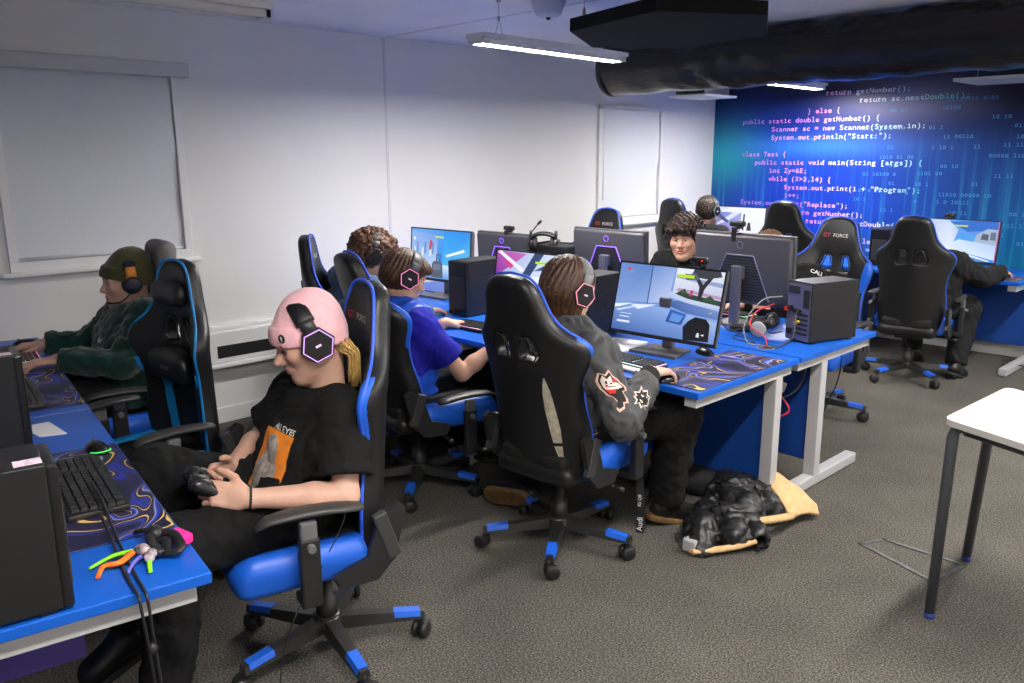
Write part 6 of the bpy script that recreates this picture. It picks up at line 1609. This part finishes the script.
# floor box frame
m = MB(); P = [Vector(p) for p in ((-1.335, 3.385), (-1.285, 3.50), (-.955, 3.50), (-1.005, 3.27))]
for i in range(4):
    a, b = P[i], P[(i+1) % 4]; d = (b-a).normalized(); n_ = Vector((-d.y, d.x))*.009
    m.prism([tuple(a-n_-d*.009), tuple(b-n_+d*.009), tuple(b+n_+d*.009), tuple(a+n_-d*.009)], .0, .005)
tag(m.build('floor_box_frame', mat('worn_aluminium', (.17, .17, .17, 1), .45, .5, var=.3, vscale=30)), 'thin metal frame of a floor box beside the white table leg', 'floor box')

# ------------------------------------------------------------------ puffer jacket on the floor
O_ = np.array((-1.80, 3.15, 0.))
t = thing('puffer_jacket', 'black quilted jacket with beige lining lying crumpled on the carpet', 'jacket', tuple(O_))
NY = mat('black_nylon', (.010, .010, .011, 1), .42, spec=.45, bump=.6, bscale=55)
BEI = mat('beige_lining', (.60, .39, .185, 1), .7, var=.12, vscale=30, bump=.15, bscale=80)
def L3(*p): return np.array(p)-O_
v = Vox((-.36, -.50, -.03), (.34, .52, .30), .007)
def C_(a, b, ra, rb, k=.03): v.cap(L3(*a), L3(*b), ra, rb, k)
C_((-2.03, 3.42, .04), (-1.90, 3.30, .07), .095, .105); C_((-2.05, 3.53, .10), (-1.93, 3.46, .09), .075, .085); C_((-2.03, 3.50, .09), (-1.93, 3.52, .09), .07, .06); C_((-1.93, 3.25, .05), (-1.78, 3.16, .07), .10, .095)
C_((-1.86, 3.42, .06), (-1.74, 3.32, .06), .09, .07); C_((-1.80, 3.05, .05), (-1.72, 2.98, .05), .09, .07); C_((-1.84, 2.93, .03), (-1.79, 2.84, .025), .08, .055); C_((-1.92, 3.10, .03), (-1.86, 2.96, .03), .08, .07)
C_((-1.74, 3.12, .06), (-1.64, 3.03, .045), .06, .052, .015)
v.cap(L3(-1.655, 3.045, .045), L3(-1.56, 2.96, .04), .036, .040, 0, 's')
v.warp(lambda P: .007*np.abs(np.cos((P[:, 0]*.9-P[:, 1]*.55+.02*np.sin(P[:, 1]*17))*PI/.075))-.004); v.warp(folds(77, .010, 30)); v.warp(folds(78, .006, 75)); v.plane((0, 0, .002), (0, 0, -1), .004)
vox_obj('quilted_shell', v, NY, t)
# lining flap fanning out
V = []; nu, nv = 16, 14
p0 = [(-1.965, 3.60, .145), (-1.86, 3.565, .145), (-1.74, 3.55, .115), (-1.63, 3.54, .06), (-1.585, 3.50, .03)]
p1 = [(-1.955, 3.55, .130), (-1.87, 3.45, .150), (-1.78, 3.38, .145), (-1.69, 3.33, .115), (-1.63, 3.31, .055)]
a0 = smoothpath(p0, 4); a1 = smoothpath(p1, 4)
def lin(i, j, off):
    f = j/nv; p = a0[i]*(1-f)+a1[i]*f
    return p-Vector(O_)+Vector((0, 0, .018*math.sin(PI*f)+off+.004*math.sin(i*1.55)))
m = MB()
V = [lin(i, j, 0) for i in range(nu+1) for j in range(nv+1)]+[lin(i, j, -.014) for i in range(nu+1) for j in range(nv+1)]
nn = (nu+1)*(nv+1); F = [[i*(nv+1)+j, (i+1)*(nv+1)+j, (i+1)*(nv+1)+j+1, i*(nv+1)+j+1] for i in range(nu) for j in range(nv)]
F += [[q+nn for q in f][::-1] for f in F]
for i in range(nu): F += [[i*(nv+1), i*(nv+1)+nn, (i+1)*(nv+1)+nn, (i+1)*(nv+1)], [i*(nv+1)+nv, (i+1)*(nv+1)+nv, (i+1)*(nv+1)+nv+nn, i*(nv+1)+nv+nn]]
for j in range(nv): F += [[j, j+1, j+1+nn, j+nn], [nu*(nv+1)+j, nu*(nv+1)+j+nn, nu*(nv+1)+j+1+nn, nu*(nv+1)+j+1]]
m.raw(V, F, True); m.build('lining', BEI, t)['label'] = 'beige quilted lining'
for pts, r in (([(-1.70, 3.08, .085), (-1.655, 3.15, .085), (-1.625, 3.23, .08), (-1.63, 3.31, .06)], .022), ([(-1.885, 2.93, .045), (-1.845, 2.84, .035), (-1.79, 2.775, .02)], .014), ([(-1.79, 2.775, .02), (-1.73, 2.84, .025), (-1.67, 2.93, .032), (-1.625, 3.0, .05)], .018)):
    m = MB(); m.tube([Vector(p)-Vector(O_) for p in smoothpath(pts, 5)], r, 10, flat=.7); m.build('lining_edge', BEI, t)['label'] = 'beige folded lining edge'
m = MB(); m.tube([Vector(p)-Vector(O_) for p in smoothpath([(-1.99, 3.55, .155), (-1.90, 3.42, .16), (-1.83, 3.33, .15), (-1.75, 3.27, .12)], 6)], .006, 6); m.build('zip', mat('zip_black', (.02, .02, .02, 1), .35, .4), t)
tag(MB().box((-1.868, 2.862, .022), (.035, .05, .04), (0, .1, .5), .006).build('white_adapter', mat('adapter_white', (.55, .55, .56, 1), .4)), 'small pale box poking out under the crumpled jacket', 'adapter')
m = MB(); v = Vox((-.22, -.12, -.02), (.22, .12, .16), .008); v.box((0, 0, .06), (.19, .085, .06), .05); v.warp(folds(4, .008, 20)); o = vox_obj('rucksack', v, mat('dark_bag', (.012, .012, .014, 1), .8), None)
o.location = (-2.22, 3.36, .0); o.rotation_euler = (0, 0, R(25)); tag(o, 'dark bag in the shadow under the grey jacket desk', 'bag')

# ------------------------------------------------------------------ headsets lying about, far row clutter
def lying(label, loc, rx, ry, rz, **kw):
    return headset(label, Matrix.Translation(loc) @ Euler((R(rx), R(ry), R(rz))).to_matrix().to_4x4(), **kw)
lying('black headset with grey oval cups lying beside the open tower cables', (-2.13, 3.82, .785), -60, 0, -61, ring=None, mic=0, round_cup=True, half=.070, top=.10, band='#141415', cup='#8a8b8f', sil='#202022')
lying('black headset with mic raised on the far computer tower', (-3.76, 3.92, ZT+.355), 8, 0, 35, ring=None, mic=0, round_cup=True, half=.080, top=.07, band='#141415', cup='#1a1a1b', sil='#303032')
t = thing('microphone_stalk', 'thin bent microphone stalk rising beside the headset on the far tower', 'microphone', (-3.86, 3.86, ZT+.30))
m = MB(); m.lathe([(.03, 0), (.03, .012), (.01, .016)], n=16); m.build('base', BLK, t)
m = MB(); m.tube(smoothpath([(0, 0, .01), (.01, .01, .08), (.03, .02, .13), (.075, .04, .19)], 5), .004, 8); m.build('gooseneck', BLK, t)
m = MB(); m.tube([(.07, .038, .184), (.09, .048, .205)], .009, 10); m.build('capsule', BLK, t)
m = MB(); m.span((-.16, -.10, 0), (.16, .10, .05), .008); m.tube(smoothpath([(-.12, -.08, .055), (-.02, .02, .075), (.05, -.05, .07), (.13, .06, .06)], 6), .006, 6)
o = m.build('docking_box', BLK); o.location = (-3.70, 4.0, ZT+.30); tag(o, 'flat black box lying on the far tower under the headset', 'electronic box')
t = thing('power_adapter', 'dark power brick lying beside the large monitor foot', 'adapter', (-2.27, 3.90, ZT), R(20))
m = MB(); m.span((-.06, -.035, 0), (.06, .035, .032), .006); m.build('body', BLK, t)
m = MB(); m.tube(smoothpath([(.06, 0, .016), (.1, .02, .01), (.16, -.02, .006), (.2, .04, .006)], 5), .003, 6); m.build('lead', CABLE, t)
def cable(name, label, pts, r=.003, m_=None, n=8):
    m = MB(); m.tube(smoothpath(pts, n), r, 6); o = m.build(name, m_ or CABLE); return tag(o, label, 'cable')
RED = mat('red_cable', (.50, .012, .02, 1), .45); GRC = mat('grey_cable', (.20, .20, .21, 1), .5)
z = ZT+.006
cable('network_cable', 'red network cable plugged into the open tower', [(-2.06, 3.84, .91), (-2.14, 3.80, .86), (-2.13, 3.74, .80), (-2.03, 3.70, .77), (-1.99, 3.66, z), (-1.98, 3.62, z)], .0035, RED)
cable('tower_cable', 'grey cable looping from the open tower to the desk hole', [(-2.03, 3.86, .95), (-2.10, 3.79, .93), (-2.15, 3.72, .82), (-2.10, 3.66, z), (-2.00, 3.63, z), (-1.96, 3.65, z)], .0035, GRC)
cable('power_cable', 'black cable curving before the tower sockets', [(-1.93, 3.84, .90), (-1.90, 3.76, .88), (-1.88, 3.70, .78), (-1.93, 3.64, z), (-1.98, 3.63, z)], .0045)
cable('usb_cable', 'thin black cable coiled around the grey cup headset', [(-2.02, 3.83, .83), (-2.12, 3.77, .80), (-2.22, 3.76, z), (-2.18, 3.68, z), (-2.06, 3.66, z), (-2.12, 3.73, z), (-2.24, 3.80, z)], .0028)
cable('video_cable', 'black cable running from the tower behind the monitor column', [(-2.05, 3.84, .82), (-2.18, 3.84, .78), (-2.30, 3.84, z), (-2.40, 3.90, .77), (-2.41, 3.95, .85), (-2.41, 3.97, .98)], .004)
t = thing('cable_grommet', 'black cable hole cover at the edge of the two blue desks', 'desk fitting', (-1.975, 3.63, ZT))
m = MB(); m.lathe([(.012, .002), (.04, .002), (.042, .006), (.03, .008), (.012, .004)], n=24); m.build('ring', BLK, t)
m = MB(); m.lathe([(.02, 0), (.043, 0), (.044, .0025), (.02, .0025)], n=24); m.build('pale_rim', mat('pale_rim', (.5, .5, .5, 1), .5), t)
cable('hanging_red_cable', 'red cable hanging under the desk end between the two steel legs', [(-1.98, 3.62, .70), (-1.96, 3.64, .62), (-1.92, 3.66, .52), (-1.86, 3.68, .43), (-1.90, 3.64, .39), (-1.99, 3.60, .37)], .0045, RED)
cable('hanging_black_cable', 'black cable sagging under the desk end beside the red cable', [(-1.90, 3.86, .70), (-1.86, 3.82, .60), (-1.88, 3.76, .50), (-1.96, 3.68, .46), (-2.05, 3.60, .48)], .005)
t = thing('plug_socket', 'small white plug hanging against the blue panel under the desk', 'plug', (-1.97, 3.80, .50), R(30))
m = MB(); m.box((0, 0, 0), (.04, .03, .05), (0, .3, 0), .006); m.build('plug_body', mat('plug_white', (.62, .6, .6, 1), .4), t)
m = MB(); m.tube(smoothpath([(0, 0, .02), (.02, .01, .08), (.0, .0, .16), (.01, .02, .2)], 4), .004, 6); m.build('lead', CABLE, t)
m = MB(); m.span((-.05, -.03, -.09), (.05, .03, .09), .01); o = m.build('red_extension_box', mat('red_box', (.28, .012, .015, 1), .5)); o.location = (-2.03, 3.68, .52); tag(o, 'dull red box fixed behind the steel leg under the desk', 'socket box')
cable('floor_cable', 'black cable dropping from the far desk edge to the carpet by the chair', [(-1.98, 4.36, .70), (-1.97, 4.46, .58), (-2.0, 4.52, .40), (-2.1, 4.62, .2), (-2.2, 4.75, .03), (-2.28, 4.85, .006)], .0035)
t = thing('hanging_adapter', 'black adapter box hanging under the far blue desk edge', 'adapter', (-2.06, 4.33, .60))
m = MB(); m.span((-.03, -.02, -.05), (.03, .02, .05), .006); m.build('body', BLK, t)
m = MB(); m.tube([(0, 0, .05), (.005, 0, .1)], .004, 6); m.build('lead', CABLE, t)
# pile of cables and white trunking by the mural foot
g = random.Random(11)
for i in range(9):
    a = g.uniform(0, 6.28); cx, cy = -1.62+g.uniform(-.22, .3), 7.30+g.uniform(-.12, .16)
    pts = [(cx+.14*math.cos(a+q*1.2)*g.uniform(.6, 1.4), cy+.09*math.sin(a+q*1.2)*g.uniform(.6, 1.4), .008+.012*(q % 2)+.004*i) for q in range(6)]
    tag(MB().tube(smoothpath(pts, 7), .004, 6).build('loose_cable', CABLE if i % 3 else GRC), 'loose cable in the tangle on the carpet under the mural desk end', 'cable', 'tangled cables under the mural desk')
tag(MB().span((-1.70, YM-.06, .36), (XR, YM-.006, .46), .004).build('cable_trunking', TRIMW), 'white cable trunking along the foot of the mural at the right', 'trunking')
tag(MB().span((-1.62, YM-.055, .16), (-1.30, YM-.006, .34), .006).build('socket_box', mat('box_grey', (.30, .31, .33, 1), .5)), 'grey box under the white trunking at the right edge', 'socket box')
cable('black_flex', 'thick black cable curving over the white trunking at the right edge', [(-1.55, YM-.07, .5), (-1.50, YM-.10, .40), (-1.56, YM-.10, .30), (-1.50, YM-.09, .15), (-1.52, YM-.15, .01)], .009)

# ------------------------------------------------------------------ left desk: neon toys on a strap, tower cable
t = thing('key_strap', 'neon charms and tangled black strap lying on the left blue desk', 'lanyard', (-1.89, .60, ZT))
m = MB(); g = random.Random(2)
m.tube(smoothpath([(-.10, .04, .012), (-.07, .05, .02), (-.03, .045, .012), (.0, .06, .022), (.03, .05, .012), (.045, .07, .018), (.0, .075, .03), (-.04, .06, .022), (-.01, .035, .028), (.03, .04, .012)], 6), .009, 8, flat=.6); m.ball((-.045, .055, .022), (.022, .018, .016), 10)
m.build('strap', BLK, t)
def strip(pts, name, c, r=.0065):
    MB().tube(smoothpath([(x, y, z) for x, y, z in pts], 5), [r*(1-.45*i/(5*(len(pts)-1))) for i in range(5*(len(pts)-1)+1)], 8, flat=.7).build(name, mat(name+c, srgb(c), .5), t)
strip([(-.02, .005, .012), (-.03, -.03, .010), (-.015, -.075, .007)], 'green_charm', '#7fe01a'); strip([(.025, .02, .012), (.045, .01, .01), (.075, .0, .007)], 'green_charm', '#8ae81c')
strip([(-.01, .0, .014), (.01, -.03, .012), (.0, -.055, .010), (.03, -.075, .007)], 'orange_charm', '#f0701e', .008); strip([(.01, .01, .012), (.03, -.015, .010), (.05, -.03, .006)], 'violet_charm', '#6a6ac8', .005)
m = MB(); m.box((.0, .085, .02), (.045, .03, .02), (0, .1, .3), .004); m.build('pink_tag', mat('pink_tag', srgb('#f02a90'), .45), t)
m = MB()
for i in range(7): m.ball((-.015+.008*i, .015+.004*(i % 3), .014+.004*(i % 2)), (.012, .010, .009), 8)
m.build('beads', mat('mottled_beads', (.40, .33, .36, 1), .4, var=.8, vscale=60), t)
t.scale = (1.25, 1.25, 1.25)
cable('black_cable', 'black cord running from the near tower over the blue desk edge', [(-2.36, .66, .77), (-2.25, .645, .768), (-2.14, .625, .762), (-2.02, .605, .745), (-1.90, .585, .738), (-1.80, .57, .738), (-1.722, .56, .735), (-1.708, .56, .70), (-1.712, .565, .60), (-1.70, .57, .45), (-1.66, .575, .2), (-1.62, .58, .02)], .0035)
cable('black_cable', 'second black cord beside the first over the blue desk edge', [(-2.14, .61, .762), (-2.02, .592, .746), (-1.90, .57, .738), (-1.80, .553, .738), (-1.716, .543, .735), (-1.704, .543, .70), (-1.708, .55, .62), (-1.72, .56, .50), (-1.71, .57, .3), (-1.69, .60, .02)], .0035)
tag(MB().ball((-1.709, .558, .605), (.012, .012, .014), 10).build('cord_knot', CABLE), 'knot tying the two black cords below the desk edge', 'knot')
